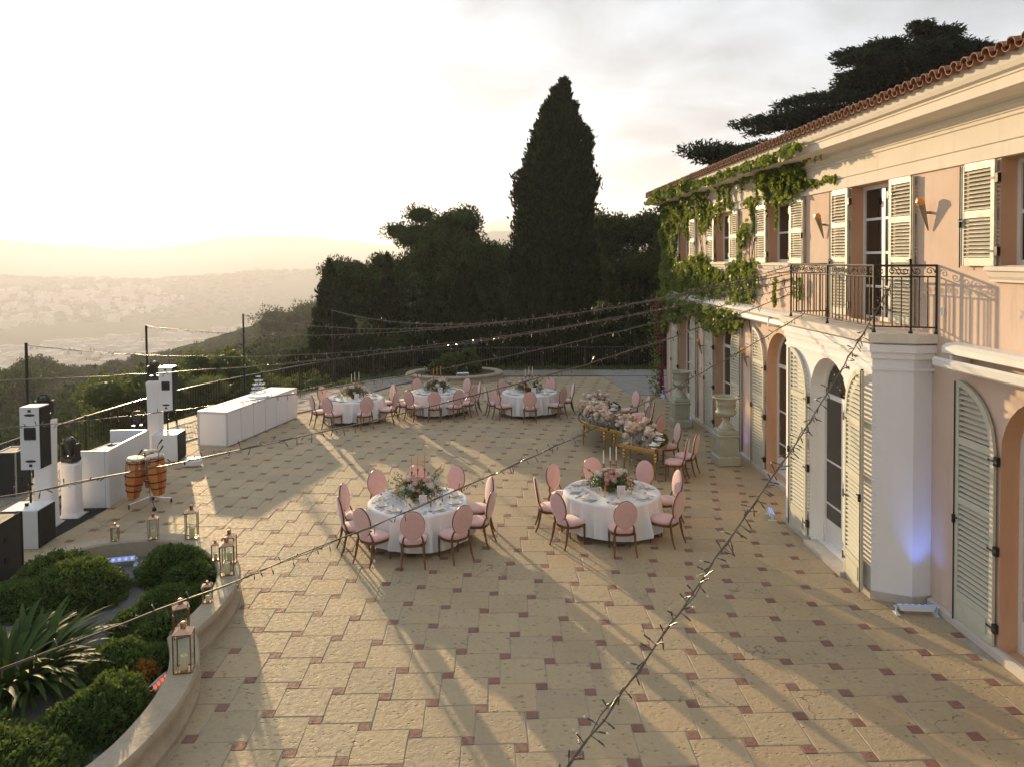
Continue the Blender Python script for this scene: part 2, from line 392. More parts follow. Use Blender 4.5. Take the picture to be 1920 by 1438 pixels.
MAT['cedar'] = leafmat('cedar_foliage', (.010, .022, .012), (.034, .056, .028), .12, spec=.1)
MAT['scrub'] = leafmat('scrub_foliage', (.020, .036, .011), (.060, .080, .024), .08, spec=.05)
MAT['shrub'] = leafmat('shrub_leaves', (.032, .066, .016), (.125, .180, .034), .32, rough=.6, spec=.22)
MAT['shrub_orange'] = leafmat('shrub_orange_leaves', (.13, .08, .015), (.45, .18, .02), .3, rough=.5)
MAT['strap'] = leafmat('strap_leaves', (.018, .040, .009), (.050, .090, .014), .14, rough=.6, spec=.16)
MAT['ivy'] = leafmat('ivy_leaves', (.050, .090, .016), (.20, .25, .040), .42, rough=.45)
MAT['bougain'] = leafmat('bougainvillea', (.16, .008, .05), (.36, .02, .09), .35)
MAT['palm'] = leafmat('palm_leaves', (.055, .080, .020), (.14, .17, .05), .35)
MAT['arr_leaf'] = leafmat('arrangement_leaves', (.06, .095, .035), (.17, .21, .10), .35)
MAT['grass'] = leafmat('verge_plants', (.040, .065, .018), (.11, .14, .03), .4)
MAT['town_wall'] = mk('town_render', (.62, .56, .48), (.46, .40, .34), rough=1.0, scale=.02, spec=0., rvar=0.)
MAT['town_roof'] = mk('town_roof', (.36, .20, .13), (.28, .17, .12), rough=1.0, scale=.03, spec=0., rvar=0.)
MAT['hill'] = mk('hillside', (.045, .060, .020), (.075, .082, .032), rough=1.0, scale=.02, spec=0., rvar=0.)

# ------------------------------------------------------------------ terrain
def fbm(x, y, s, o=4):
    return mnoise.fractal(Vector((x*s, y*s, 3.7)), 1.0, 2.0, o)
def edge_x(y): return -12.5 if y < 24 else (-12.5 + (y-24)*.58 if y < 37 else -5.0)
def ground_z(x, y):
    r = sqrt(x*x+y*y)
    s = edge_x(y)-x
    if y > 37 and x > -8: s = max(s, min((y-37)*.10, 1.5))
    if s <= 0: z = -1.0
    else:
        k = .225+.092*max(0, min(1, (y-190)/200)); z = -2.2*min(s/4, 1)-k*min(s, 150)-max(0, s-150)*.42
    z = max(z, -140)
    if r > 60: z += fbm(x, y, .006)*min((r-60)*.02, 5)
    if r > 1100:
        a = atan2(-x, y)
        z += 14*fbm(x, y, .0011)*min((r-1100)/600, 1)
        z += 98*math.exp(-((r-2700)/430)**2)*(1+.18*fbm(x, y, .0016))
        m = 238*math.exp(-((a-.60)/.085)**2)+262*math.exp(-((a-.275)/.11)**2)+120*math.exp(-((a+.05)/.2)**2)
        z += max(0, min((r-3300)/1500, 1))*(208+.30*m+45*fbm(x, y, .0010))
        if r > 5200: z -= (r-5200)*.06
    return z
NA, NR = 220, 96
radii = [0]+[8*(7000/8)**(i/(NR-1)) for i in range(NR)]
V = [(0, 0, -1.2)]
for i in range(1, len(radii)):
    for k in range(NA):
        a = 2*pi*k/NA; x, y = radii[i]*sin(a), radii[i]*cos(a); V.append((x, y, ground_z(x, y)))
F = [(0, 1+(k+1) % NA, 1+k) for k in range(NA)]
for i in range(1, len(radii)-1):
    for k in range(NA):
        a, b = 1+(i-1)*NA+k, 1+(i-1)*NA+(k+1) % NA; F.append((a, b, b+NA, a+NA))
tb = MB(); tb.v, tb.f = V, F
struct(tb.obj('terrain', MAT['hill'], smooth=True))

# ------------------------------------------------------------------ terrace floor
def catmull(P, n=6, closed=False):
    P = [Vector(p) for p in P]; out = []; m = len(P)
    rng_ = range(m if closed else m-1)
    for i in rng_:
        g = lambda k: P[k % m] if closed else P[max(0, min(m-1, k))]
        p0, p1, p2, p3 = g(i-1), g(i), g(i+1), g(i+2)
        for k in range(n):
            t = k/n
            out.append(.5*((2*p1)+(p2-p0)*t+(2*p0-5*p1+4*p2-p3)*t*t+(3*p1-p0-3*p2+p3)*t**3))
    if not closed: out.append(P[-1])
    return [tuple(p) for p in out]
FENCE = catmull([(-12.25, -6), (-12.2, 4), (-12.1, 10), (-11.95, 14), (-11.8, 18.3), (-11.5, 21.5), (-10.95, 24.6), (-10.2, 27), (-8.9, 29.6), (-6.8, 33.3), (-4.2, 35.7), (-1.7, 36.6), (2, 36.9), (6, 36.6), (13, 36.2)], 5)
EDGE = catmull([(-10.6, -6), (-10.55, 4), (-10.5, 10), (-10.35, 14), (-10.1, 18.0), (-9.75, 21.2), (-9.0, 23.8), (-7.6, 26.2), (-6.15, 28.2), (-4.95, 31.1), (-3.7, 33.3), (-1.6, 34.5), (1.8, 34.7), (7.6, 34.2), (13, 34.0)], 5)
terr = struct(MB().prism([(x-.25 if y < 34 else x, y+(.3 if y > 30 else 0)) for x, y in FENCE]+[(30, 36.5), (30, -6)], -4, -.0085).obj('terrace', MAT['grout']))
def poly_x(P, y):                                    # left border of the paving at y
    for (x0, y0), (x1, y1) in zip(P[:-1], P[1:]):
        if y0 <= y <= y1 and y1 > y0: return x0+(x1-x0)*(y-y0)/(y1-y0)
    return 99
def paved(x, y):
    if x > 6.72 or y < -3: return False
    if y > 29.6 and x > 5.4: return False
    yb = 34.75 if x < 3 else 34.75-(x-3)*.1
    if y > yb-.1: return False
    if y > 34.4: return x > -1.7
    return x > poly_x(EDGE, y)-.12
TL, TS = .6, .15
ORG = (3.423549, 10.635267)
def slab(L, seed, h=.03, ch=.007, jit=.0075):
    r = random.Random(seed); m = MB(); a = L/2-.004; pts = []
    for (x, y) in [(-a, -a), (0, -a), (a, -a), (a, 0), (a, a), (0, a), (-a, a), (-a, 0)]:
        pts.append((x+r.uniform(-jit, jit), y+r.uniform(-jit, jit)))
    V = [(x, y, -h) for x, y in pts]+[(x, y, -ch) for x, y in pts]+[(x*(1-ch/a), y*(1-ch/a), 0) for x, y in pts]
    F = [(i, (i+1) % 8, 8+(i+1) % 8, 8+i) for i in range(8)]+[(8+i, 8+(i+1) % 8, 16+(i+1) % 8, 16+i) for i in range(8)]+[tuple(16+i for i in range(8))]
    m.add(V, F); return m
SL = [slab(TL, s) for s in range(12)]; SI = [slab(TS, 50+s, jit=.002, ch=.004) for s in range(3)]
SLM = [m.mesh('slab', MAT['paving']) for m in SL]; SIM = [m.mesh('inset', MAT['terracotta_inset']) for m in SI]
big, small = [], []
for i in range(-70, 60):
    for j in range(-70, 40):
        cx, cy = ORG[0]+i*.6-j*.15, ORG[1]-i*.15-j*.6
        if paved(cx, cy): small.append((cx, cy))
        if paved(cx+.375, cy+.225): big.append((cx+.375, cy+.225))
def invis(x, y):                                     # lies inside the picture (only to choose which pieces become parts)
    return y > 6.6 and abs(x) < .72*y+.3 and not (x < -4.3 and y < 13.6)
for lst, meshes, srcs, name in ((big, SLM, SL, 'paving_slab'), (small, SIM, SI, 'inset_tile')):
    lst.sort(key=lambda p: (not invis(*p), p[0]**2+p[1]**2))
    rr = random.Random(3)
    for k, (x, y) in enumerate(lst[:300]):
        o = link(name, rr.choice(meshes), terr, (x, y, rr.uniform(-.003, .0025)), (rr.uniform(-.003, .003), rr.uniform(-.003, .003), rr.choice((0, 1, 2, 3))*pi/2+rr.uniform(-.004, .004)))
    rest = MB()
    for (x, y) in lst[300:]:
        s_ = rr.choice(srcs); z = rr.uniform(-.003, .0025); a = rr.choice((0, 1, 2, 3))*pi/2; c, n = round(cos(a)), round(sin(a))
        rest.add([(x+p[0]*c-p[1]*n, y+p[0]*n+p[1]*c, p[2]+z) for p in s_.v], s_.f)
    stuff(rest.obj(name+'s', meshes[0].materials[0], terr, fix=False))
# stone verge between the paving and the railing, with a dark kerb
def ribbon(A, B, z, mat, name, thick=.03):
    n = min(len(A), len(B)); m = MB()
    V = [(x, y, z) for x, y in A[:n]]+[(x, y, z) for x, y in B[:n]]+[(x, y, z-thick) for x, y in A[:n]]+[(x, y, z-thick) for x, y in B[:n]]
    F = []
    for i in range(n-1):
        F += [(i, i+1, n+i+1, n+i), (2*n+i, 2*n+i+1, i+1, i), (n+i, n+i+1, 3*n+i+1, 3*n+i)]
    m.add(V, F); return m.obj(name, mat)
def offs(P, d):
    out = []
    for i, (x, y) in enumerate(P):
        a, b = P[max(0, i-1)], P[min(len(P)-1, i+1)]; tx, ty = b[0]-a[0], b[1]-a[1]; l = sqrt(tx*tx+ty*ty)
        out.append((x+ty/l*d, y-tx/l*d))
    return out
struct(ribbon(EDGE, offs(FENCE, -.2), .016, MAT['verge'], 'verge'))
struct(ribbon(offs(EDGE, .09), offs(EDGE, -.03), .03, MAT['darkkerb'], 'kerb'))
# crazy paving flagstones of the verge, as far as they can be told apart
verge = bpy.data.objects['verge']
rr = random.Random(11); fl = 0
for i in range(10, len(EDGE)-12):
    (ax, ay), (bx, by) = EDGE[i], offs(FENCE, .35)[i]
    n = max(2, int(sqrt((ax-bx)**2+(ay-by)**2)/.55))
    nx, ny = EDGE[i+1]; seg = sqrt((nx-ax)**2+(ny-ay)**2); mseg = max(1, int(seg/.6))
    (cx_, cy_) = offs(FENCE, .35)[i+1]
    for q in range(mseg):
        for k in range(n):
            if fl >= 290: break
            u0, u1, t0, t1 = q/mseg, (q+1)/mseg, (k+.06)/n, (k+.94)/n
            P = []
            for (u, t) in ((u0+.03, t0), ((u0+u1)/2, t0-.01), (u1-.03, t0), (u1-.02, (t0+t1)/2), (u1-.03, t1), ((u0+u1)/2, t1+.01), (u0+.03, t1)):
                px = (ax+(nx-ax)*u)*(1-t)+(bx+(cx_-bx)*u)*t; py = (ay+(ny-ay)*u)*(1-t)+(by+(cy_-by)*u)*t
                P.append((px+rr.uniform(-.06, .06), py+rr.uniform(-.06, .06)))
            MB().prism(P, .0, .024+rr.uniform(0, .008)).obj('flagstone', MAT['verge'], verge); fl += 1
struct(MB().prism([(5.45, 29.55), (6.9, 29.55), (9.5, 29.4), (9.5, 36.2), (4.6, 36.4), (5.0, 33.9)], -.02, .02).obj('path', MAT['concrete']))

# ------------------------------------------------------------------ villa
WX = 6.75
villa = thing('villa', 'long two-storey peach villa with cream louvred shutters, ivy and a balcony', 'house', (WX, 16, 0))
def VP(o): return wpart(o, villa)
def arch_loop(yc, hw, z0, zs, n=14):
    return [(yc-hw, z0), (yc+hw, z0)]+[(yc+hw*cos(pi*k/n), zs+hw*sin(pi*k/n)) for k in range(n+1)]
def rect_loop(yc, hw, z0, z1): return [(yc-hw, z0), (yc+hw, z0), (yc+hw, z1), (yc-hw, z1)]
def facade(x, outer, holes, depth):
    m = MB(); r = []; loops = [outer]+holes; flat = [p for l in loops for p in l]
    tr = tessellate_polygon([[Vector((y, z, 0)) for y, z in l] for l in loops])
    m.add([(x, y, z) for y, z in flat], [tuple(t) for t in tr])
    for l in holes:
        n = len(l); r.append(MB().add([(x, y, z) for y, z in l]+[(x+depth, y, z) for y, z in l], [(k, (k+1) % n, n+(k+1) % n, n+k) for k in range(n)]))
    return m, r
YW = [26.4, 22.05, 17.68, 13.4, 9.2, 4.9]
YA = [26.5, 22.06, 17.68, 9.03, 4.7]
AH, AS = .85, 2.74
up = [rect_loop(y, .735, 5.25, 6.67) if i != 3 else rect_loop(y, .725, 4.22, 6.67) for i, y in enumerate(YW)]
mu, ru = facade(WX, [(1.5, 3.95), (29.3, 3.95), (29.3, 6.72), (1.5, 6.72)], up, .34)
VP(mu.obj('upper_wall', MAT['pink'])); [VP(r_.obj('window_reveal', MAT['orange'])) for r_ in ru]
lo = [arch_loop(y, AH, .06, AS) for y in YA]
ml, rl = facade(WX, [(1.5, 0), (29.3, 0), (29.3, 3.95), (1.5, 3.95)], lo, .36)
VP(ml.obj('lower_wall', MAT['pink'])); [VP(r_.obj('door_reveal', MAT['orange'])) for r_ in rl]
sw = MB().add([(WX, 29.3, 0), (18, 29.3, 0), (18, 29.3, 7.8), (WX, 29.3, 7.8), (18, 1.5, 0), (18, 1.5, 7.8), (WX, 1.5, 0), (WX, 1.5, 7.8)],
              [(0, 1, 2, 3), (1, 4, 5, 2), (4, 6, 7, 5)])
VP(sw.obj('outer_wall', MAT['pink']))
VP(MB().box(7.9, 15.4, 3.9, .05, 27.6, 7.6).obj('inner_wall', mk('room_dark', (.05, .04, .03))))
VP(MB().extr([(6.76, 6.68), (6.71, 6.68), (6.71, 6.855), (6.738, 6.862), (6.738, 6.882), (6.71, 6.888), (6.71, 7.17), (6.685, 7.185), (6.685, 7.225), (6.66, 7.235), (6.66, 7.26), (6.60, 7.29), (6.60, 7.35), (6.52, 7.385), (6.27, 7.40), (6.22, 7.41), (6.22, 7.545), (6.20, 7.55), (6.20, 7.575), (6.14, 7.60), (6.115, 7.66), (6.10, 7.74), (6.10, 7.79), (6.76, 7.79)], 1.45, 29.45).obj('cornice', MAT['cream']))
VP(MB().extr([(6.76, 0), (6.655, 0), (6.655, .10), (6.70, .125), (6.76, .125)], 1.5, 11.40).obj('plinth', MAT['marble']))
VP(MB().extr([(6.76, 0), (6.655, 0), (6.655, .10), (6.70, .125), (6.76, .125)], 15.36, 29.32).obj('plinth', MAT['marble']))
# roof: first course of barrel tiles one by one, the courses above as one piece
roof = VP(MB().add([(6.0, 1.2, 7.80), (6.0, 29.6, 7.80), (12.2, 29.6, 8.55), (12.2, 1.2, 8.55), (18.6, 29.6, 7.80), (18.6, 1.2, 7.80)], [(0, 1, 2, 3), (3, 2, 4, 5)]).obj('roof', MAT['rooftile']))
SLP = atan2(.75, 6.2)
def barrel(L=.44, r0=.080, r1=.066, n=7, th=.013):
    V = []
    for (yy, r) in ((0, r0), (L, r1)):
        for rad in (r, r-th):
            for k in range(n): a = pi*k/(n-1); V.append((yy, rad*cos(a), rad*sin(a)))
    F = []
    for k in range(n-1):
        F += [(k, k+1, 2*n+k+1, 2*n+k), (n+k, 3*n+k, 3*n+k+1, n+k+1), (k, n+k, n+k+1, k+1)]
    return V, F
bv, bf = barrel(); tm = MB().add(bv, bf).mesh('roof_tile', MAT['rooftile'], smooth=50)
rr = random.Random(5); ny = int((29.5-1.3)/.222); far = MB()
for k in range(ny):
    y = 1.3+k*.222
    loc = (5.955+rr.uniform(-.012, .012), y+rr.uniform(-.008, .008), 7.808+rr.uniform(-.004, .006)); rot = (0, -SLP+rr.uniform(-.02, .02), rr.uniform(-.03, .03))
    if y > 7: link('roof_tile', tm, roof, loc, rot)
    M_ = Matrix.Translation((5.97, y+.111, 7.815)) @ Matrix.Rotation(-SLP, 4, 'Y') @ Matrix.Rotation(pi, 4, 'X')
    far.add([tuple(M_ @ Vector(p)) for p in bv], bf)
    for c in range(1, 9):
        M_ = Matrix.Translation((5.955+c*.37, y+rr.uniform(-.008, .008), 7.810+c*.37*math.tan(SLP)+.012)) @ Matrix.Rotation(-SLP, 4, 'Y')
        far.add([tuple(M_ @ Vector(p)) for p in bv], bf)
stuff(far.obj('roof_tiles', MAT['rooftile'], roof, fix=False))

# windows
def ring(lo, li, x0, x1):
    n = len(lo); m = MB()
    V = [(x0, y, z) for y, z in lo]+[(x0, y, z) for y, z in li]+[(x1, y, z) for y, z in lo]+[(x1, y, z) for y, z in li]
    F = []
    for k in range(n):
        j = (k+1) % n
        F += [(k, j, n+j, n+k), (n+k, n+j, 3*n+j, 3*n+k), (2*n+k, 3*n+k, 3*n+j, 2*n+j), (k, 2*n+k, 2*n+j, j)]
    return m.add(V, F)
def pane(loop, x, par):
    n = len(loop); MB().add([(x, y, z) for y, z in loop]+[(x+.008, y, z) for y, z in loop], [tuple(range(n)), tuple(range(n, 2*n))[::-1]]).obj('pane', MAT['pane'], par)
def rect_window(yc, hw, z0, z1, rows, x):
    m = ring(rect_loop(yc, hw, z0, z1), rect_loop(yc, hw-.07, z0+.07, z1-.07), x, x+.07)
    m.box(x+.035, yc, (z0+z1)/2, .05, .11, z1-z0-.14)
    for k in range(1, rows):
        z = z0+(z1-z0)*k/rows
        for s in (-1, 1): m.box(x+.036, yc+s*(hw-.07+.055)/2, z, .04, hw-.125, .045)
    w = VP(m.obj('window', MAT['frame']))
    for s in (-1, 1):
        for k in range(rows):
            a, b = z0+(z1-z0)*k/rows+.03, z0+(z1-z0)*(k+1)/rows-.03
            c = yc+s*(hw-.07+.055)/2; pane(rect_loop(c, (hw-.125)/2+.012, a, b), x+.03, w)
    return w
for i, y in enumerate(YW):
    if i == 3: w = rect_window(y, .725, 4.22, 6.67, 4, WX+.22)
    else:
        w = rect_window(y, .735, 5.25, 6.67, 2, WX+.22)
        MB().extr([(WX+.2, 5.25), (6.62, 5.235), (6.60, 5.215), (6.60, 5.18), (6.64, 5.17), (6.66, 5.10), (6.69, 5.06), (6.69, 5.03), (WX+.01, 5.03)], y-.86, y+.86).obj('sill', MAT['cream'], w)
def arch_window(yc, hw, z0, zs, x, open_leaf=False):
    lo_, li_ = arch_loop(yc, hw, z0, zs), arch_loop(yc, hw-.075, z0+.05, zs)
    m = ring(lo_, li_, x, x+.08)
    m.box(x+.04, yc, zs-.02, .06, 2*hw-.15, .09)
    m.box(x+.041, yc, (zs+z0)/2, .05, .12, zs-z0-.05)
    for z in (z0+.75, z0+1.55):
        for s in (-1, 1): m.box(x+.042, yc+s*(hw-.01)/2, z, .035, hw-.14, .035)
    for s in (-1, 1): m.box(x+.043, yc+s*(hw-.01)/2, z0+.25, .03, hw-.14, .4)
    w = VP(m.obj('french_door', MAT['frame']))
    n = 10; top = [(yc+(hw-.075)*cos(pi*k/n), zs+.03+(hw-.08)*sin(pi*k/n)) for k in range(n+1)]
    pane(top, x+.03, w)
    for s in (-1, 1):
        c = yc+s*(hw-.01)/2
        for a, b in ((z0+.45, z0+.74), (z0+.77, z0+1.54), (z0+1.57, zs-.06)): pane(rect_loop(c, (hw-.14)/2, a, b), x+.032, w)
    return w
for y in YA: arch_window(y, AH, .06, AS, WX+.26)

# shutters
SLATM = {}
def slat_mesh(L):
    k = round(L, 2)
    if k not in SLATM:
        m = MB().box(0, 0, 0, .052, k, .009, bev=.003); m.xf(Matrix.Rotation(radians(-38), 4, 'Y')); SLATM[k] = m.mesh('slat', MAT['shutter'])
    return SLATM[k], k
def shutter(hx, hy, d, w, z0, z1, zs=None, parts=True, ang=0.0, pitch=.055, label=None):
    """hinge at (hx,hy); the leaf runs d*w along y; zs = spring of the arch (tall side at the far end of the leaf)"""
    st, th = .085, .042; m = MB()
    topz = (lambda u: z1) if zs is None else (lambda u: zs+sqrt(max(0, w*w-(w-u)**2))*(z1-zs)/w)
    tp = z1 if zs is None else zs
    m.box(0, d*st/2, (z0+tp)/2, th, st, tp-z0, bev=.005)                                    # hinge stile
    m.box(0, d*(w-st/2), (z0+z1)/2-.012, th, st, z1-z0-.024, bev=.005)                      # meeting stile
    if zs is None: rails = [(z0, z0+.11), (z0+(z1-z0)*.50-.05, z0+(z1-z0)*.50+.05), (z1-.10, z1)] if z1-z0 < 1.8 else [(z0, z0+.13), (z0+.42*(z1-z0), z0+.42*(z1-z0)+.09), (z1-.53*.5*(z1-z0)-.1, z1-.53*.5*(z1-z0)), (z1-.10, z1)]
    else: rails = [(z0, z0+.42), (z0+1.70, z0+1.80), (z0+2.56, z0+2.67)]
    for a, b in rails: m.box(.001, d*w/2, (a+b)/2, th-.006, w-2*st+.004, b-a)
    if zs is not None:
        n = 12; V = []
        for x in (-th/2, th/2):
            for k in range(n+1):
                u = (w-st*.5)*k/n; V.append((x, d*u, topz(u)))
            for k in range(n+1):
                u = st+(w-st*1.5)*k/n; R2 = w-st; zz = zs+sqrt(max(0, R2*R2-min(R2, w-u)**2))*(z1-zs)/w; V.append((x*.98, d*u, zz))
        N = n+1; F = []
        for k in range(n):
            F += [(k, k+1, N+k+1, N+k), (2*N+k, 3*N+k, 3*N+k+1, 2*N+k+1), (k, 2*N+k, 2*N+k+1, k+1), (N+k, N+k+1, 3*N+k+1, 3*N+k)]
        m.add(V, F)
        m.box(-th/2-.004, d*w/2, z0+.21, .008, w-2*st-.08, .22)
    o = m.obj('shutter', MAT['shutter']); o.location = (hx, hy, 0); o.rotation_euler = (0, 0, ang); VP(o)
    if label: o['label'] = label
    hg = MB()
    for z in ([z0+.2, z1-.25] if zs is None else [z0+.25, z0+1.3, zs-.1]):
        hg.box(.0, -d*.03, z, .05, .07, .12); hg.box(-th/2-.003, d*.06, z, .006, .12, .03)
    hg.tube([(-th/2-.012, d*(w-.012), z0-.03), (-th/2-.012, d*(w-.012), z1-.02)], .009, 5)
    hg.box(-th/2-.02, d*(w-.02), z0+(z1-z0)*.42, .04, .03, .12); hg.box(-th/2-.03, d*(w-.07), z0+(z1-z0)*.42+.03, .015, .10, .015)
    hg.obj('hardware', MAT['hinge'], o)
    gaps = [(rails[i][1], rails[i+1][0]) for i in range(len(rails)-1)]
    if zs is not None: gaps.append((rails[-1][1], z1-.12))
    joined = MB()
    for a, b in gaps:
        n = max(1, int((b-a)/pitch)); p = (b-a)/n
        for k in range(n):
            z = a+p*(k+.5); u0, u1 = st, w-st
            if zs is not None and z > zs:
                R2 = w-st; h = (z-zs)*w/(z1-zs)
                if h >= R2*.97: continue
                u0 = max(st, w-sqrt(R2*R2-h*h)+.02)
            if u1-u0 < .05: continue
            me, L = slat_mesh(u1-u0)
            loc = (0, d*(u0+u1)/2, z)
            if parts: link('slat', me, o, loc)
            else:
                joined.add([(v.co.x+loc[0], v.co.y+loc[1], v.co.z+loc[2]) for v in me.vertices], [tuple(p_.vertices) for p_ in me.polygons])
    if not parts and joined.v: stuff(joined.obj('slats', MAT['shutter'], o, fix=False))
    return o
XS = WX-.055
for i, y in enumerate(YW):
    z0 = 5.24 if i != 3 else 4.27; hw = .735 if i != 3 else .725
    for d in (1, -1):
        shutter(XS, y+d*(hw+.02), d, .735, z0, 6.665, parts=(i in (2, 3) or (i == 4 and d == 1)))
for i, y in enumerate(YA):
    for d in (1, -1):
        if i == 2 and d == -1: continue
        shutter(XS, y+d*(AH+.03), d, .86, .13, 3.60, zs=AS, parts=(i in (2, 3) and d == 1), pitch=.075)
# white bay with its arched door
BX = 5.92; BY0, BY1 = 11.68, 15.15
mb_, rb_ = facade(BX, [(BY0, 0), (BY1, 0), (BY1, 4.05), (BY0, 4.05)], [arch_loop(13.25, .75, .06, 2.84)], .34)
mb_.add([(BX, BY0, 0), (6.44, 11.43, 0), (6.80, 11.48, 0), (BX, BY0, 4.05), (6.44, 11.43, 4.05), (6.80, 11.48, 4.05)], [(0, 1, 4, 3), (1, 2, 5, 4)])
mb_.add([(BX, BY1, 0), (6.78, 15.3, 0), (6.78, 15.3, 4.05), (BX, BY1, 4.05)], [(0, 1, 2, 3)])
VP(mb_.obj('bay_wall', MAT['white_wall'])); VP(rb_[0].obj('bay_reveal', MAT['white_wall']))
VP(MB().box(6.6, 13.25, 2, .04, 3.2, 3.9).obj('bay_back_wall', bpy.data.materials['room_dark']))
arch_window(13.25, .75, .06, 2.84, BX+.26)
def grow(P, d):
    return [(x-d if i < len(P) else x, y) for i, (x, y) in enumerate(P)]
BAYP = [(6.80, 15.3), (BX, BY1), (BX, BY0), (6.45, 11.47), (6.80, 11.53)]
def bayoff(d): return [(6.80, 15.3+d), (BX-d, BY1+d), (BX-d, BY0-d*.75), (6.44-d*.25, 11.43-d), (6.80, 11.43-d)]
for nm, d, a, b in (('bay_plinth', .02, 0, .13), ('bay_moulding', .02, 3.62, 3.66), ('bay_moulding', .035, 3.80, 3.90), ('bay_moulding', .07, 3.90, 4.02)):
    if nm == 'bay_plinth':
        VP(MB().prism([(BX-.02, 12.5), (BX-.02, BY0-.015), (6.435, 11.41), (6.8, 11.46), (6.8, 11.56), (BX+.02, 11.7), (BX+.02, 12.5)], a, b).obj(nm, MAT['marble']))
        VP(MB().prism([(BX-.02, 14.0), (BX+.02, 14.0), (BX+.02, BY1-.02), (6.8, 15.28), (6.8, 15.32), (BX-.02, BY1+.02)], a, b).obj(nm, MAT['marble']))
    else:
        VP(ring([(p[0], p[1]) for p in bayoff(d)], [(p[0], p[1]) for p in bayoff(-.05)], a, b).xf(Matrix(((0, 1, 0, 0), (0, 0, 1, 0), (1, 0, 0, 0), (0, 0, 0, 1)))).obj(nm, MAT['white_wall']))
VP(MB().prism(bayoff(.10), 4.05, 4.19).obj('balcony_slab', MAT['cream']))
VP(MB().box(5.93, 13.25, .04, .25, 1.5, .08).obj('door_step', MAT['marble']))
shutter(BX-.05, 13.25+.78, 1, .80, .13, 3.62, zs=2.82, parts=True, pitch=.075)
shutter(BX-.05, 13.25-.78, -1, .80, .13, 3.62, zs=2.82, parts=True, ang=radians(-7), pitch=.075)
# balcony railing
rp = [(6.72, 15.12), (5.97, 15.05), (5.97, 11.74), (6.42, 11.50), (6.735, 11.36)]
rail = MB()
for a, b in zip(rp[:-1], rp[1:]):
    for z, r in ((5.235, .02), (5.065, .013), (4.29, .013)): rail.tube([(*a, z), (*b, z)], r, 6)
railo = VP(rail.obj('balcony_railing', MAT['iron']))
balm = MB().tube([(0, 0, 4.29), (0, 0, 5.07)], .0095, 6).mesh('baluster', MAT['iron'])
post = MB().tube([(0, 0, 4.19), (0, 0, 5.25)], .02, 6).ell((0, 0, 4.21), (.035, .035, .03), 8, 4).mesh('post', MAT['iron'])
for p in rp: link('post', post, railo, (p[0], p[1], 0))
link('post', post, railo, (5.97, 13.4, 0))
def spiral():
    P = []
    for k in range(22): a = k/21*2.6*pi; r = .058*(1-.8*k/21); P.append((0, .0+r*cos(a), r*sin(a)))
    Q = [(0, .058, 0), (0, .075, -.035), (0, .10, -.062)]
    m = MB().tube(P, .0075, 5).tube(Q, .0075, 5); return m
spm = spiral().mesh('scroll', MAT['iron'], smooth=True)
for a, b in zip(rp[:-1], rp[1:]):
    L = sqrt((a[0]-b[0])**2+(a[1]-b[1])**2); ang = atan2(b[1]-a[1], b[0]-a[0])
    n = max(1, round(L/.135))
    for k in range(1, n): t = k/n; link('baluster', balm, railo, (a[0]+(b[0]-a[0])*t, a[1]+(b[1]-a[1])*t, 0))
    n = max(1, round(L/.165))
    for k in range(n):
        t = (k+.5)/n; link('scroll', spm, railo, (a[0]+(b[0]-a[0])*t, a[1]+(b[1]-a[1])*t, 5.15), ((0 if k % 2 else pi), 0, ang-pi/2))
# wall torches, floodlight, socket: fixed to the villa
def torch(y, z, s=1.25):
    o = VP(MB().tube([(6.715, y, z-.36*s), (6.60, y, z-.04*s)], [.010, .046*s], 10).obj('wall_torch', MAT['torch']))
    MB().tube([(6.60, y, z-.04*s), (6.585, y, z+.0*s), (6.57, y, z+.04*s)], [.047*s, .056*s, .034*s], 10).obj('lamp_glass', MAT['amber'], o)
    MB().box(6.715, y, z-.14*s, .07, .025, .04).obj('bracket', MAT['torch'], o)
MAT['torch'] = mk('torch_metal', (.34, .29, .22), (.24, .20, .15), rough=.45, scale=12, metal=.5)
for y, z in ((15.25, 6.2), (11.55, 6.22), (7.0, 6.22), (24.2, 2.72), (19.85, 2.92), (6.9, 2.9)): torch(y, z)
m = MB().box(6.55, 20.0, 7.22, .2, .16, .12, bev=.01).tube([(6.72, 20.0, 7.2), (6.6, 20.0, 7.2)], .015, 6); VP(m.obj('floodlight', MAT['awning']))
VP(MB().box(6.74, 11.2, 4.55, .03, .09, .11, bev=.008).obj('socket', MAT['awning']))
# awning cassettes
def awning(y0, y1, label, two=False):
    a = thing('awning', label, 'awning', (6.6, (y0+y1)/2, 3.9))
    wpart(MB().extr([(6.745, 3.98), (6.745, 4.12), (6.66, 4.15), (6.50, 4.13), (6.44, 4.08), (6.44, 4.0), (6.52, 3.97)], y0, y1).obj('cassette', MAT['awning']), a)
    wpart(MB().extr([(6.46, 3.80), (6.46, 3.90), (6.40, 3.93), (6.36, 3.90), (6.37, 3.81), (6.41, 3.78)] if two else [(6.744, 3.80), (6.50, 3.80), (6.47, 3.84), (6.48, 3.93), (6.55, 3.965), (6.744, 3.965)], y0+.02 if not two else y0, y1-.02 if not two else y1+.1).obj('front_bar', MAT['awning']), a)
    n = 3
    for k in range(n):
        y = y0+(y1-y0)*(k+.5)/n if k < n-1 else y1-.18
        wpart(MB().box(6.60, y, 3.86, .28, .06, .22, bev=.01).obj('bracket', MAT['awning']), a)
awning(15.45, 28.75, 'long white rolled awning cassette along the ivy-covered wall')
awning(1.6, 10.72, 'white rolled awning cassette with lowered front bar right of the balcony', True)

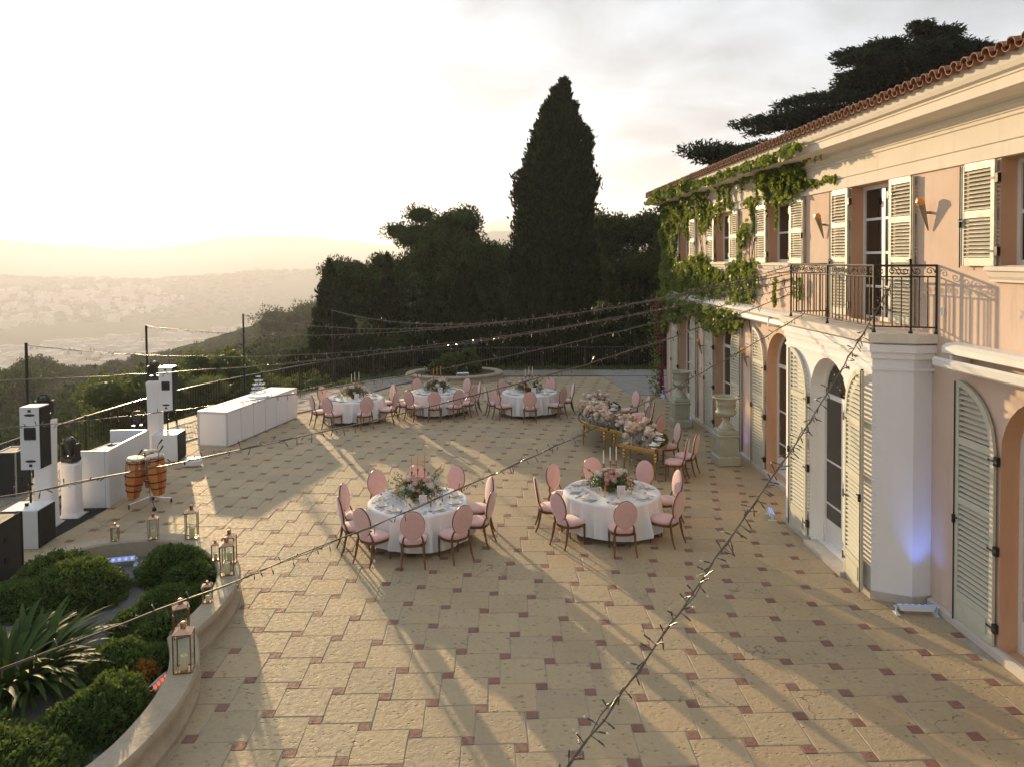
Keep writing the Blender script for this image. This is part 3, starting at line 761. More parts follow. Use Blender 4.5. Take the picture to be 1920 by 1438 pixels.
# ------------------------------------------------------------------ railing round the terrace
def resample(P, step):
    out = [P[0]]; acc = 0
    for (x0, y0), (x1, y1) in zip(P[:-1], P[1:]):
        L = sqrt((x1-x0)**2+(y1-y0)**2); t = step-acc
        while t <= L: out.append((x0+(x1-x0)*t/L, y0+(y1-y0)*t/L)); t += step
        acc = L-(t-step)
    return out
FP = [p for p in FENCE if p[1] > 8]
fence = thing('railing', 'black iron railing curving round the terrace above the valley', 'railing', (-10, 25, 0))
fr = MB(); fr.tube([(x, y, 1.07) for x, y in FP], .026, 6); wpart(fr.obj('top_rail', mk('rail_paint', (.05, .045, .04), rough=.28, metal=.3)), fence)
wpart(MB().tube([(x, y, .14) for x, y in FP], .016, 5).obj('bottom_rail', MAT['iron']), fence)
bars = resample(FP, .125)
bm_ = MB().tube([(0, 0, .14), (0, 0, 1.06)], .0105, 5).mesh('bar', MAT['iron'])
order = sorted(range(len(bars)), key=lambda i: (bars[i][1] < 17.5, bars[i][0]**2+bars[i][1]**2)); restb = MB()
for r_, i in enumerate(order):
    x, y = bars[i]
    if r_ < 300: wpart(link('bar', bm_, None, (x, y, 0)), fence)
    else: restb.tube([(x, y, .14), (x, y, 1.06)], .0105, 4)
o = wpart(restb.obj('bars', MAT['iron']), fence); stuff(o)
for x, y in resample(FP, 2.1): wpart(MB().box(x, y, .56, .05, .05, 1.12).obj('post', MAT['iron']), fence)

# ------------------------------------------------------------------ poles and light strings
POLES = [((-11.70, 19.3), 'black light pole on the railing behind the tall speaker by the left edge'),
         ((-11.02, 24.4), 'black light pole on the railing behind the drums'),
         ((-9.26, 28.4), 'black light pole on the railing behind the champagne bar'),
         ((-6.96, 33.0), 'black light pole standing before the dark cypresses'),
         ((-11.9, 9.77), 'black light pole on the railing, beyond the left edge of the view'),
         ((-11.9, 12.44), 'second black light pole beyond the left edge of the view'),
         ((-11.9, 1.35), 'black light pole far left behind the viewpoint'), ((-4.4, -1.2), 'short black light pole behind the viewpoint')]
for k, ((x, y), lb) in enumerate(POLES):
    h = (3.40, 3.39, 3.44, 3.30, 4.05, 2.6, 3.7, 1.0)[k]
    t = thing('light_pole', lb, 'pole', (x, y, 0), group='poles carrying the light strings')
    MB().box(0, 0, h/2, .055, .055, h, bev=.006).obj('shaft', MAT['hinge'], t)
    MB().box(.0, 0, .02, .16, .16, .04).obj('foot', MAT['hinge'], t); MB().tube([(.02, 0, h-.06), (.07, 0, h-.05)], .008, 5).obj('hook', MAT['hinge'], t)
def bulb_mesh(L):
    m = MB().tube([(0, 0, 0), (0, .004, L*.55)], .0032, 5); m.tube([(0, .004, L*.5), (0, .004, L)], [.0062, .0055], 6)
    return m.mesh('bulb', MAT['bulb'])
BULB = [bulb_mesh(.07), bulb_mesh(.085), bulb_mesh(.10)]
tipm = MB().ell((0, .004, .095), (.0065, .0065, .012), 6, 4)
def string_light(A, B, sag, label, dens=9.0, parts=False, r=.0065, ext=1.0, scale=1.0):
    A, B = Vector(A), Vector(B); n = 70
    def at(t): p = A+(B-A)*t; p.z -= 4*sag*t*(1-t); return p
    w = thing('light_string', label, 'string lights', tuple((A+B)/2), group='light strings over the terrace')
    P = [at(ext*k/n) for k in range(n+1)]
    rr = random.Random(int(A.z*1000+B.y*77))
    Pw = [p+Vector((rr.gauss(0, .006), rr.gauss(0, .006), rr.gauss(0, .007))) for p in P]
    wpart(MB().tube(Pw, r, 6).obj('wire', MAT['wire']), w)
    P2 = [p+Vector((rr.gauss(0, .010), rr.gauss(0, .010), rr.gauss(-.006, .008))) for p in P]
    wpart(MB().tube(P2, r*.6, 5).obj('twin_wire', MAT['wire']), w)
    L = (B-A).length*ext; nb = int(L*dens); j = MB(); tips = MB()
    for k in range(nb):
        t = ext*(k+rr.random())/nb; p = at(t); d = (at(t+.01)-p).normalized()
        v = Vector((rr.gauss(0, 1), rr.gauss(0, 1), rr.gauss(-.35, 1))); v = (v-d*v.dot(d)*.75).normalized()
        q = v.to_track_quat('Z', 'Y'); me = rr.choice(BULB)
        if parts:
            o = link('bulb', me, None, p, q.to_euler(), scale); wpart(o, w)
        else:
            j.tube([p, p+v*.035*scale], .0035*scale, 4, cap=False); j.tube([p+v*.03*scale, p+v*.08*scale], .007*scale, 5)
        if rr.random() < .5:
            M_ = Matrix.Translation(p) @ q.to_matrix().to_4x4() @ Matrix.Scale(scale, 4); tips.add([tuple(M_ @ Vector(c)) for c in tipm.v], tipm.f)
    if j.v: stuff(wpart(j.obj('bulbs', MAT['bulb'], fix=False), w))
    stuff(wpart(tips.obj('bulb_tips', MAT['bulbtip'], smooth=True, fix=False), w))
string_light((5.97, 15.03, 5.20), (-6.96, 33.0, 3.24), .86, 'light string from the balcony to the pole by the dark cypresses')
string_light((5.97, 15.03, 5.12), (-9.26, 28.4, 3.38), .80, 'light string from the balcony to the pole behind the champagne bar')
string_light((5.97, 15.03, 5.05), (-11.0, 24.4, 3.36), .68, 'light string from the balcony to the pole behind the drums')
string_light((5.97, 15.03, 4.95), (-11.65, 19.3, 3.33), .79, 'light string from the balcony to the pole behind the left speaker')
string_light((5.97, 15.0, 4.93), (-11.9, 9.77, 4.0), .70, 'light string crossing above the drums and leaving at the left edge')
string_light((5.97, 15.0, 4.80), (-11.9, 12.44, 2.53), .57, 'light string passing in front of the white columns towards the left edge')
string_light((5.97, 14.8, 4.70), (-11.9, 1.35, 3.64), .82, 'light string sagging across the bar front and the orange drums', 10, True)
string_light((5.97, 14.4, 4.30), (-11.9, .41, 1.89), .97, 'light string drooping over the front tables and the planted bed', 11, True)
string_light((5.98, 11.25, 4.95), (-.33, 3.73, 1.95), .21, 'nearest light string falling from the balcony to the bottom of the view', 17, True, .0075, 1.62, 1.12)

# ------------------------------------------------------------------ planters
def wall_path(P, prof, closed, mat, name):           # sweep an (offset,z) profile along a plan curve, offset to the right of travel
    n, m = len(P), len(prof); V = []
    for i, (x, y) in enumerate(P):
        a, b = (P[(i-1) % n], P[(i+1) % n]) if closed else (P[max(0, i-1)], P[min(n-1, i+1)])
        tx, ty = b[0]-a[0], b[1]-a[1]; l = sqrt(tx*tx+ty*ty)+1e-9
        for o_, z in prof: V.append((x+ty/l*o_, y-tx/l*o_, z))
    F = []
    for i in range(n if closed else n-1):
        for k in range(m):
            F.append((i*m+k, i*m+(k+1) % m, ((i+1) % n)*m+(k+1) % m, ((i+1) % n)*m+k))
    if not closed: F += [tuple(range(m)), tuple((n-1)*m+k for k in range(m))[::-1]]
    return MB().add(V, F).obj(name, mat, smooth=40)
PROF = [(-.16, 0), (.20, 0), (.20, .07), (.165, .10), (.13, .16), (.125, .24), (.17, .28), (.20, .31), (.20, .37), (.175, .40), (-.13, .40), (-.16, .37)]
PL = catmull([(-5.3, 6.0), (-4.45, 6.6), (-3.95, 7.5), (-3.80, 8.4), (-3.86, 9.2), (-4.05, 9.8), (-4.28, 10.25)], 6)
PL2 = catmull([(-4.28, 10.25), (-4.18, 10.9), (-4.20, 11.7), (-4.38, 12.4), (-4.72, 13.0), (-5.25, 13.55), (-5.95, 13.86), (-6.7, 13.82), (-7.35, 13.5), (-7.75, 13.0)], 6)
plt = thing('planter', 'low curved stone planter wall round the shrub bed in the left foreground', 'planter', (-5.5, 10.5, 0))
# coping and wall built of separate blocks with open joints
def blocks(path, step, par):
    Q = resample(path, .10); per = int(step/.10)
    for k in range(0, len(Q)-1, per):
        seg = Q[k:k+per+1]
        if len(seg) < 3: continue
        wpart(wall_path(seg, PROF, False, MAT['stone'], 'wall_block'), par)
blocks(PL[::-1][::-1], 1.3, plt); blocks(PL2, 1.3, plt)
bedp = [(-4.9, 6.2)]+[(x-.1, y) for x, y in PL[6:]]+[(x-.1, y-.02) for x, y in PL2[1:]]+[(-7.9, 12.4), (-7.9, 6.2)]
wpart(MB().prism(bedp, -.01, .10).obj('gravel_bed', MAT['gravel']), plt)
struct(MB().prism([(-8.25, 6.2), (-7.9, 6.2), (-7.9, 13.1), (-8.2, 13.3)], -.01, .06).obj('pavement_edge', MAT['verge']))
pb = thing('planter', 'round stone planter by the far railing with a bush and two small spotlights', 'planter', (-1.75, 34.3, 0))
cb = [(-1.75+2.0*cos(2*pi*k/40), 34.35+1.5*sin(2*pi*k/40)) for k in range(40)][::-1]
for k in range(0, 40, 5): wpart(wall_path([cb[(k+q) % 40] for q in range(6)], [(a*-1, z*.78) for a, z in PROF], False, MAT['stone'], 'wall_block'), pb)
wpart(MB().prism([((x+1.75)*.95-1.75, (y-34.35)*.95+34.35) for x, y in cb], -.01, .25).obj('soil', MAT['soil']), pb)

# ------------------------------------------------------------------ lanterns
def lantern(x, y, z, w, h, label, rz=.2, candle=True):
    t = thing('lantern', label, 'lantern', (x, y, z), rz, 'copper lanterns on the planter wall')
    b = MB(); a = w/2; e = .0055 if w < .17 else .007
    for sx in (-1, 1):
        for sy in (-1, 1): b.box(sx*(a-e), sy*(a-e), h*.40, 2*e, 2*e, h*.80)
    for s in (-1, 1):
        for zz in (e, h*.80-e): b.box(0, s*(a-e), zz, w-4*e, 2*e, 2*e); b.box(s*(a-e), 0, zz, 2*e, w-4*e, 2*e)
    b.obj('frame', MAT['brass'], t)
    MB().box(0, 0, .004, w-.004, w-.004, .006).obj('base', MAT['copper'], t)
    r = MB(); q = a*.30
    r.add([(-a-.005, -a-.005, h*.80), (a+.005, -a-.005, h*.80), (a+.005, a+.005, h*.80), (-a-.005, a+.005, h*.80), (-q, -q, h*.875), (q, -q, h*.875), (q, q, h*.875), (-q, q, h*.875)],
          [(0, 1, 5, 4), (1, 2, 6, 5), (2, 3, 7, 6), (3, 0, 4, 7)]); r.obj('roof', MAT['copper'], t)
    MB().lathe([(q*1.05, h*.865), (q*1.0, h*.95), (q*1.25, h*.955), (q*1.2, h*.985), (.01, h)], 10).obj('chimney', MAT['copper'], t)
    MB().tube([(a*.28*cos(k*pi/8), .004, h*.97+a*.55*sin(k*pi/8)) for k in range(9)], .0035, 5).obj('handle', MAT['brass'], t)
    for s in (-1, 1):
        MB().box(s*(a-e), 0, h*.40, .002, w-4*e, h*.8-4*e).obj('pane', MAT['glass'], t); MB().box(0, s*(a-e), h*.40, w-4*e, .002, h*.8-4*e).obj('pane', MAT['glass'], t)
    if candle:
        c = thing('candle', 'cream pillar candle inside the '+label.replace('copper ', '').replace(' of the group', '').replace(' alone', ''), 'candle', (x, y, z+.008), 0, 'pillar candles in the lanterns')
        MB().lathe([(w*.21, 0), (w*.215, h*.28), (w*.19, h*.295), (w*.12, h*.285), (.004, h*.28)], 14).obj('wax', MAT['candle_cream'], c, smooth=40)
        MB().tube([(0, 0, h*.28), (.002, 0, h*.31)], .002, 4).obj('wick', MAT['black'], c)
MAT['copper'] = mk('lantern_copper', (.62, .40, .27), (.50, .30, .19), rough=.25, scale=15, metal=.9)
lantern(-3.83, 9.28, .40, .215, .60, 'large copper lantern on the nearest bend of the planter wall', .15)
lantern(-4.22, 10.15, .40, .20, .50, 'copper lantern on the wall just behind the nearest large one', .5)
lantern(-4.24, 11.15, .40, .135, .31, 'small copper lantern alone on the straight stretch of planter wall', .2)
lantern(-4.30, 12.15, .40, .215, .60, 'tallest front copper lantern of the group of three on the wall', .35)
lantern(-4.42, 12.62, .40, .20, .55, 'copper lantern at the back right of the group of three', .1)
lantern(-4.70, 12.75, .40, .13, .33, 'small copper lantern at the back left of the group of three', .3)
lantern(-5.50, 13.80, .40, .215, .60, 'tall copper lantern on the far wall behind the dark shrub', .25)
lantern(-6.19, 13.80, .40, .165, .46, 'medium copper lantern on the far wall below the drums', .25)
lantern(-6.84, 13.72, .40, .125, .32, 'smallest copper lantern, leftmost on the far planter wall', .3)
lantern(-6.45, 11.55, .10, .20, .45, 'copper lantern half hidden behind the strap leaves in the gravel', .6)

# ------------------------------------------------------------------ plants in the beds
def dome_leaves(c, r, n, L, W, seed, flat=.0):
    g = np.random.default_rng(seed); d = nrm(g.normal(size=(n, 3))); d[:, 2] = np.abs(d[:, 2])*.95-.05
    bump = np.array([mnoise.noise(Vector(v)*2.3+Vector((seed*3.1, 0, 0))) for v in d.tolist()])
    bump2 = np.array([mnoise.noise(Vector(v)*6.5+Vector((0, seed*2.1, 0))) for v in d.tolist()])
    rad = (1+.13*bump+.13*bump2)*g.uniform(.84, 1.04, n)
    C = np.array(c)+d*np.array(r)*rad[:, None]
    return C, d
def dome_core(m, c, r, k=.86): m.ell(c, (r[0]*k, r[1]*k, r[2]*k), 14, 8)
def shrub(name, label, doms, n, mat, L=.068, W=.032, seed=1, group=None, loc=None):
    c0 = doms[0][0]; t = thing(name, label, 'shrub', (c0[0], c0[1], loc if loc is not None else .10), 0, group)
    Q = []; core = MB()
    for k, (c, r) in enumerate(doms):
        C, D = dome_leaves(c, r, int(n*(r[0]*r[1])/(doms[0][1][0]*doms[0][1][1])), L, W, seed*10+k)
        Q.append(leaves(C, D+np.array([0, 0, .25]), L, W, .75, np.random.default_rng(seed)))
        dome_core(core, c, r)
    wpart(core.obj('blocking_core', MAT['cypress'], smooth=True), t)  # dark solid core added under the leaves to block light and see-through
    stuff(wpart(link('foliage', quads('foliage', np.concatenate(Q), MAT[mat])), t))
    st = MB()
    for (c, r) in doms[:2]:
        for k in range(4): a = k*1.7; st.tube([(c[0], c[1], .08), (c[0]+r[0]*.5*cos(a), c[1]+r[1]*.5*sin(a), max(.2, c[2]))], .012, 5)
    wpart(st.obj('stems', MAT['bark']), t)
    return t
shrub('round_shrub', 'large clipped mound of small green leaves before the white subwoofer', [((-6.62, 11.95, .10), (.78, .78, .66)), ((-7.15, 12.45, .10), (.68, .62, .60)), ((-7.35, 11.75, .10), (.6, .6, .42))], 9000, 'shrub', seed=2)
shrub('round_shrub', 'dark clipped mound beside the group of three lanterns', [((-5.38, 12.75, .10), (.60, .52, .58)), ((-5.0, 12.38, .08), (.46, .48, .46))], 7000, 'shrub', seed=3)
shrub('round_shrub', 'spreading green mound along the straight stretch of planter wall', [((-4.92, 11.35, .08), (.52, .58, .48)), ((-4.72, 10.72, .05), (.46, .50, .40)), ((-4.62, 11.9, .05), (.32, .36, .32)), ((-5.2, 11.0, .05), (.40, .46, .36))], 6500, 'shrub', seed=4)
shrub('round_shrub', 'bright green mound by the near bend of the planter wall', [((-4.48, 8.72, .05), (.52, .56, .58)), ((-4.78, 8.40, .05), (.42, .42, .46))], 8000, 'shrub', seed=5)
shrub('round_shrub', 'small mound turning orange on its right side', [((-4.85, 9.75, .08), (.45, .42, .48)), ((-4.55, 9.95, .05), (.32, .34, .34))], 4200, 'shrub', seed=6)
shrub('orange_shrub', 'little patch of orange leaves beside the large lantern', [((-4.48, 9.58, .08), (.20, .24, .30))], 900, 'shrub_orange', seed=7)
shrub('round_shrub', 'broad dark mound filling the lower left corner', [((-5.15, 7.55, .05), (.95, .85, .62)), ((-5.9, 8.0, .05), (.9, .8, .55)), ((-4.75, 7.05, .05), (.6, .6, .5))], 9000, 'shrub', seed=8)
# strap-leaved plant
stp = thing('strap_leaf_plant', 'large clump of long arching glossy strap leaves at the left edge', 'plant', (-6.15, 9.6, .10))
def strap(L, W, arch, n=9):
    V = []; F = []
    for k in range(n+1):
        t = k/n; a = .35+arch*t; 
        if k == 0: p = Vector((0, 0, 0))
        else: p = p+Vector((sin(a), 0, cos(a)))*(L/n)
        w = W*min(1, .35+2.2*t)*(1-t**3)*.5+.002
        V += [(p.x, -w, p.z+.15*w), (p.x, 0, p.z-.05*w), (p.x, w, p.z+.15*w)]
    for k in range(n): F += [(3*k, 3*k+1, 3*k+4, 3*k+3), (3*k+1, 3*k+2, 3*k+5, 3*k+4)]
    return MB().add(V, F).mesh('leaf', MAT['strap'], smooth=True)
SM = [strap(1.05, .095, 1.2), strap(.95, .09, 1.7), strap(.80, .08, .9), strap(1.0, .10, 2.0), strap(.9, .075, 1.4)]
rr = random.Random(21)
for k in range(300):
    ra = rr.random()**.5*.62; an = rr.uniform(0, 2*pi)
    link('leaf', rr.choice(SM), stp, (ra*cos(an), ra*sin(an)*.9, 0), (rr.uniform(-.15, .15), rr.uniform(-.35, .35), an+rr.uniform(-.5, .5)), rr.uniform(.7, 1.1))
shrub('planter_bush', 'leafy green bush in the round planter by the far railing', [((-1.8, 34.5, .30), (.95, .7, .88)), ((-1.15, 34.6, .30), (.6, .6, 1.05)), ((-2.4, 34.4, .25), (.6, .5, .62))], 2600, 'broad', .16, .08, 9, loc=.3)
# low plants between the verge and the railing
g = np.random.default_rng(5); B = [p for p in resample(FENCE, .05) if p[1] > 27]
idx = g.integers(0, len(B), 9000); C = np.array([(B[i][0], B[i][1], 0) for i in idx], float)
C[:, :2] += g.normal(size=(9000, 2))*.14+np.array([.12, -.22]); C[:, 2] = .03+np.abs(g.normal(size=9000))*.08*(.3+np.array([abs(mnoise.noise(Vector((c[0]*.8, c[1]*.8, 0)))) for c in C])*3)
stuff(tag(link('ground_cover', quads('ground_cover', leaves(C, np.tile([0, 0, 1.], (9000, 1)), .09, .05, .8, g), MAT['grass'])), 'low weeds and ground cover along the foot of the railing', 'ground cover'))

# ------------------------------------------------------------------ chairs
def make_chair():
    t = thing('chair', 'chair', 'chair', group='pink oval-backed banquet chairs')
    def sq(u, w, d, e=.72): c, s = cos(u), sin(u); return (w*abs(c)**e*(1 if c > 0 else -1), d*abs(s)**e*(1 if s > 0 else -1))
    n = 28; V = []; lv = [(.90, .405), (1.0, .42), (1.02, .445), (.98, .468), (.86, .482), (.55, .492), (.02, .496)]
    for k, z in lv:
        for i in range(n):
            x, y = sq(2*pi*i/n, .245*k, .235*k); x *= 1+.10*(y/.235)
            V.append((x, y+.01, z))
    F = [(a*n+i, a*n+(i+1) % n, (a+1)*n+(i+1) % n, (a+1)*n+i) for a in range(len(lv)-1) for i in range(n)]+[tuple(range(n))[::-1], tuple((len(lv)-1)*n+i for i in range(n))]
    MB().add(V, F).obj('seat', MAT['velvet'], t, smooth=True)
    V = []
    for k, z in ((.93, .365), (.985, .365), (.985, .408), (.93, .408)):
        for i in range(n):
            x, y = sq(2*pi*i/n, .245*k, .235*k); x *= 1+.10*(y/.235); V.append((x, y+.01, z))
    F = [(a*n+i, a*n+(i+1) % n, ((a+1) % 4)*n+(i+1) % n, ((a+1) % 4)*n+i) for a in range(4) for i in range(n)]
    MB().add(V, F).obj('seat_frame', MAT['chair_frame'], t)
    for s in (-1, 1):
        MB().tube([(s*.205, .195, .40), (s*.207, .20, .25), (s*.20, .208, 0)], [.023, .019, .013], 8).obj('leg', MAT['chair_frame'], t, smooth=50)
        MB().tube([(s*.185, -.205, .42), (s*.19, -.225, .28), (s*.198, -.262, .12), (s*.208, -.315, 0)], [.025, .023, .018, .013], 8).obj('leg', MAT['chair_frame'], t, smooth=50)
    tilt = Matrix.Translation((0, -.232, .50)) @ Matrix.Rotation(radians(9), 4, 'X')
    a, b, cz = .205, .262, .275; n = 32
    pad = MB(); V = []; lv = [(.0, .042), (.45, .041), (.78, .037), (.95, .029), (1.03, .018), (1.0, .011), (.95, .009), (.95, -.009), (1.0, -.011), (1.03, -.018), (.95, -.027), (.78, -.032), (.45, -.036), (.0, -.037)]
    for k, y in lv:
        for i in range(n): V.append((a*max(k, .01)*cos(2*pi*i/n), y, cz+b*max(k, .01)*sin(2*pi*i/n)))
    F = [(q*n+i, q*n+(i+1) % n, (q+1)*n+(i+1) % n, (q+1)*n+i) for q in range(len(lv)-1) for i in range(n)]
    pad.add(V, F).xf(tilt).obj('backrest', MAT['velvet'], t, smooth=60)
    MB().tube([(a*1.0*cos(2*pi*i/n), 0, cz+b*1.0*sin(2*pi*i/n)) for i in range(n)], .0135, 6, closed=True).xf(tilt).obj('back_frame', MAT['chair_frame'], t, smooth=True)
    m = MB()
    for s in (-1, 1): m.tube([(s*.182, .028, -.10), (s*.172, .02, .0), (s*.150, .004, .075), (s*.146, .0, .10)], [.019, .018, .015, .012], 6)
    m.xf(tilt).obj('back_support', MAT['chair_frame'], t, smooth=50)
    return t
CH0 = make_chair(); USED = [False]
def chair(x, y, face, label):
    o = CH0 if not USED[0] else copy_tree(CH0); USED[0] = True
    return place(o, (x, y, 0), radians(face)-pi/2, label)

# ------------------------------------------------------------------ round tables
def cloth(R, H, drop, seed, nf):
    r = random.Random(seed); n = 168; lv = [0, .02, .05, .10, .2, .4, .6, .8, 1.0]; V = [(0, 0, H)]
    ph = [r.uniform(0, 2*pi) for _ in range(6)]; rows = []
    for q in (.5, .93, .985): rows.append([(R*q*cos(2*pi*i/n), R*q*sin(2*pi*i/n), H) for i in range(n)])
    for t in lv[1:]:
        row = []
        for i in range(n):
            a = 2*pi*i/n
            w = sin(nf*a+ph[0]+1.1*sin(2*a+ph[1])+.6*sin(5*a+ph[5]))*.65+sin((nf*2-3)*a+ph[2])*.25+.4*sin((nf-5)*a+ph[3])
            sh = max(0, w)**1.3 if w > 0 else -.30*abs(w)
            amp = .125*min(1, t*1.2)
            rad = R+.006+amp*sh+.025*t
            zz = H-.006-(H-drop)*t+.02*t*sin(3*a+ph[4])+ (.045*t*sh)
            row.append((rad*cos(a), rad*sin(a), zz))
        rows.append(row)
    for row in rows: V += row
    F = [(0, 1+i, 1+(i+1) % n) for i in range(n)]
    for k in range(len(rows)-1):
        for i in range(n): F.append((1+k*n+i, 1+(k+1)*n+i, 1+(k+1)*n+(i+1) % n, 1+k*n+(i+1) % n))
    return MB().add(V, F).mesh('tablecloth', MAT['cloth'], smooth=65, fix=False)
def rosemesh(name, mat, rings=((.34, 4, .9), (.72, 5, .55), (1.0, 6, .15))):
    m = MB().ell((0, 0, .1), (.42, .42, .55), 7, 4)
    for q, (rad, k, up) in enumerate(rings):
        for i in range(k):
            a = 2*pi*(i+.4*q)/k; w = 1.35*pi*rad/k; c, s = cos(a), sin(a)
            def P(r_, t_, z): return (c*r_-s*t_, s*r_+c*t_, z)
            V = [P(rad*.35, -w*.35, -.35), P(rad*.35, w*.35, -.35), P(rad*.85, w*.8, .15+up*.3), P(rad*(1.05-.25*up), 0, .45+up*.35), P(rad*.85, -w*.8, .15+up*.3), P(rad*.95, 0, .05)]
            m.add(V, [(0, 1, 5), (1, 2, 5), (2, 3, 5), (3, 4, 5), (4, 0, 5)])
    return m.mesh(name, mat, fix=False)
def pommesh(name, mat, n=90, seed=1):
    g = np.random.default_rng(seed); m = MB().ell((0, 0, 0), (.82, .82, .72), 9, 6)
    for k in range(n):
        d = nrm(g.normal(size=3)); 
        if d[2] < -.5: continue
        s = nrm(np.cross(d, g.normal(size=3))); u = np.cross(d, s); c = d*np.array([1, 1, .88])*g.uniform(.85, 1.0); w = .24
        m.add([c+s*w+d*.08, c+u*w+d*.08, c-s*w+d*.08, c-u*w+d*.08, c-d*.06], [(0, 1, 4), (1, 2, 4), (2, 3, 4), (3, 0, 4)])
    return m.mesh(name, mat, fix=False)
FLW = {'rose': rosemesh('rose', MAT['rose']), 'coral': rosemesh('rose', MAT['coral_rose']), 'white': rosemesh('rose', MAT['white_flower']), 'blush': rosemesh('rose', MAT['blush_flower']), 'pom': pommesh('hydrangea', MAT['white_flower'])}
def arrangement(x, y, z, label, seed, rx=.46, ry=.34, rz=.33, nf=40, nl=1500):
    t = thing('flower_arrangement', label, 'flowers', (x, y, z), 0, 'flower centrepieces on the round tables')
    r = random.Random(seed); g = np.random.default_rng(seed)
    MB().lathe([(.10, 0), (.13, .02), (.15, .10), (.14, .11), (.02, .10)], 14).obj('bowl', MAT['brass'], t)
    d = nrm(g.normal(size=(nl, 3))); d[:, 2] = np.abs(d[:, 2])*.9
    k = g.uniform(.35, 1.12, nl); C = d*np.array([rx, ry, rz])*k[:, None]+np.array([0, 0, .07])
    Q = [leaves(C, d+np.array([0, 0, .3]), .062, .032, .6, g)]
    st = MB()
    for i in range(16):
        a = r.uniform(0, 2*pi); L = r.uniform(.9, 1.5); e = r.uniform(.1, .9)
        p0 = np.array([0, 0, .08]); p1 = np.array([rx*L*cos(a)*cos(e*.9), ry*L*1.2*sin(a)*cos(e*.9), .08+rz*1.45*sin(e)*L])
        st.tube([p0, (p0+p1)/2+np.array([0, 0, .03]), p1], .003, 4)
        s_ = g.uniform(.5, 1.05, 16); Cc = p0+(p1-p0)*s_[:, None]+g.normal(size=(16, 3))*.012; Q.append(leaves(Cc, np.tile(p1-p0, (16, 1))+np.array([0, 0, .2]), .062, .030, .8, g))
    st.obj('stems', MAT['arr_leaf'], t)
    stuff(link('foliage', quads('foliage', np.concatenate(Q), MAT['arr_leaf']), t))
    for i in range(nf):
        a = r.uniform(0, 2*pi); e = r.uniform(.15, 1.35); ty = r.choices(['rose', 'coral', 'white', 'blush', 'pom'], [5, 3, 5, 4, 3])[0]
        s = {'rose': .054, 'coral': .046, 'white': .052, 'blush': .050, 'pom': .078}[ty]*r.uniform(.85, 1.15)
        p = (rx*.95*cos(a)*cos(e), ry*1.0*sin(a)*cos(e), .07+rz*1.0*sin(e)+.015)
        nv = Vector((p[0]/rx**2, p[1]/ry**2, (p[2]-.03)/rz**2)).normalized()
        link('blossom', FLW[ty], t, p, nv.to_track_quat('Z', 'Y').to_euler(), s)
    return t
# small things on the tables, one prototype each
def proto(name, mesh, cat, group): return (name, mesh, cat, group)
PR = {}
def put(key, x, y, z, rz, label, scale=1.0, rot=None):
    name, mesh, cat, group = PR[key]
    o = link(name, mesh, None, (x, y, z), rot or (0, 0, rz), scale); return tag(o, label, cat, group)
def cutlery(kind):
    m = MB()
    if kind == 'knife': m.box(0, -.05, .004, .014, .10, .006, bev=.002); m.box(.001, .055, .004, .019, .11, .003, bev=.001)
    else:
        m.box(0, -.04, .004, .011, .12, .005, bev=.002); m.box(0, .035, .005, .022, .035, .004, bev=.001)
        for k in (-1.5, -.5, .5, 1.5): m.box(k*.006, .075, .006, .003, .05, .003)
    return m.mesh(kind, MAT['steel'])
PR['knife'] = proto('table_knife', cutlery('knife'), 'knife', 'cutlery on the tables'); PR['fork'] = proto('table_fork', cutlery('fork'), 'fork', 'cutlery on the tables')
gl = [(.030, 0), (.031, .002), (.006, .006), (.0035, .05), (.004, .085), (.012, .092), (.030, .115), (.036, .145), (.034, .18), (.031, .20), (.0298, .20), (.0325, .18), (.0345, .145), (.028, .117), (.004, .097)]
PR['glass'] = proto('wine_glass', MB().lathe(gl, 12, cap=False).mesh('wine_glass', MAT['crystal'], smooth=True), 'glass', 'stemmed glasses on the tables')
PR['tumbler'] = proto('water_glass', MB().lathe([(.001, 0), (.030, 0), (.036, .09), (.034, .09), (.028, .008), (.001, .008)], 12, cap=False).mesh('water_glass', MAT['crystal'], smooth=True), 'glass', 'water glasses on the tables')
nk = MB().add([(-.085, -.06, .006), (.085, -.06, .006), (.095, .05, .004), (-.095, .05, .004), (-.04, -.03, .055), (.045, -.035, .05), (.02, .055, .085), (-.03, .05, .07), (0, -.075, .02)], [(0, 8, 1, 5, 4), (1, 2, 6, 5), (2, 3, 7, 6), (3, 0, 4, 7), (4, 5, 6, 7), (0, 3, 2, 1)])
PR['napkin'] = proto('folded_napkin', nk.mesh('folded_napkin', MAT['napkin']), 'napkin', 'folded napkins on the tables')
PR['plate'] = proto('plate', MB().lathe([(.06, 0), (.10, .006), (.135, .014), (.137, .017), (.10, .010), (.001, .007)], 24).mesh('plate', MAT['candle_white'], smooth=40), 'plate', 'plates at the settings')
SEAT = []
def seatname(a):
    a = a % 360
    names = ['right', 'back right', 'back', 'back left', 'left', 'front left', 'front', 'front right']
    return a
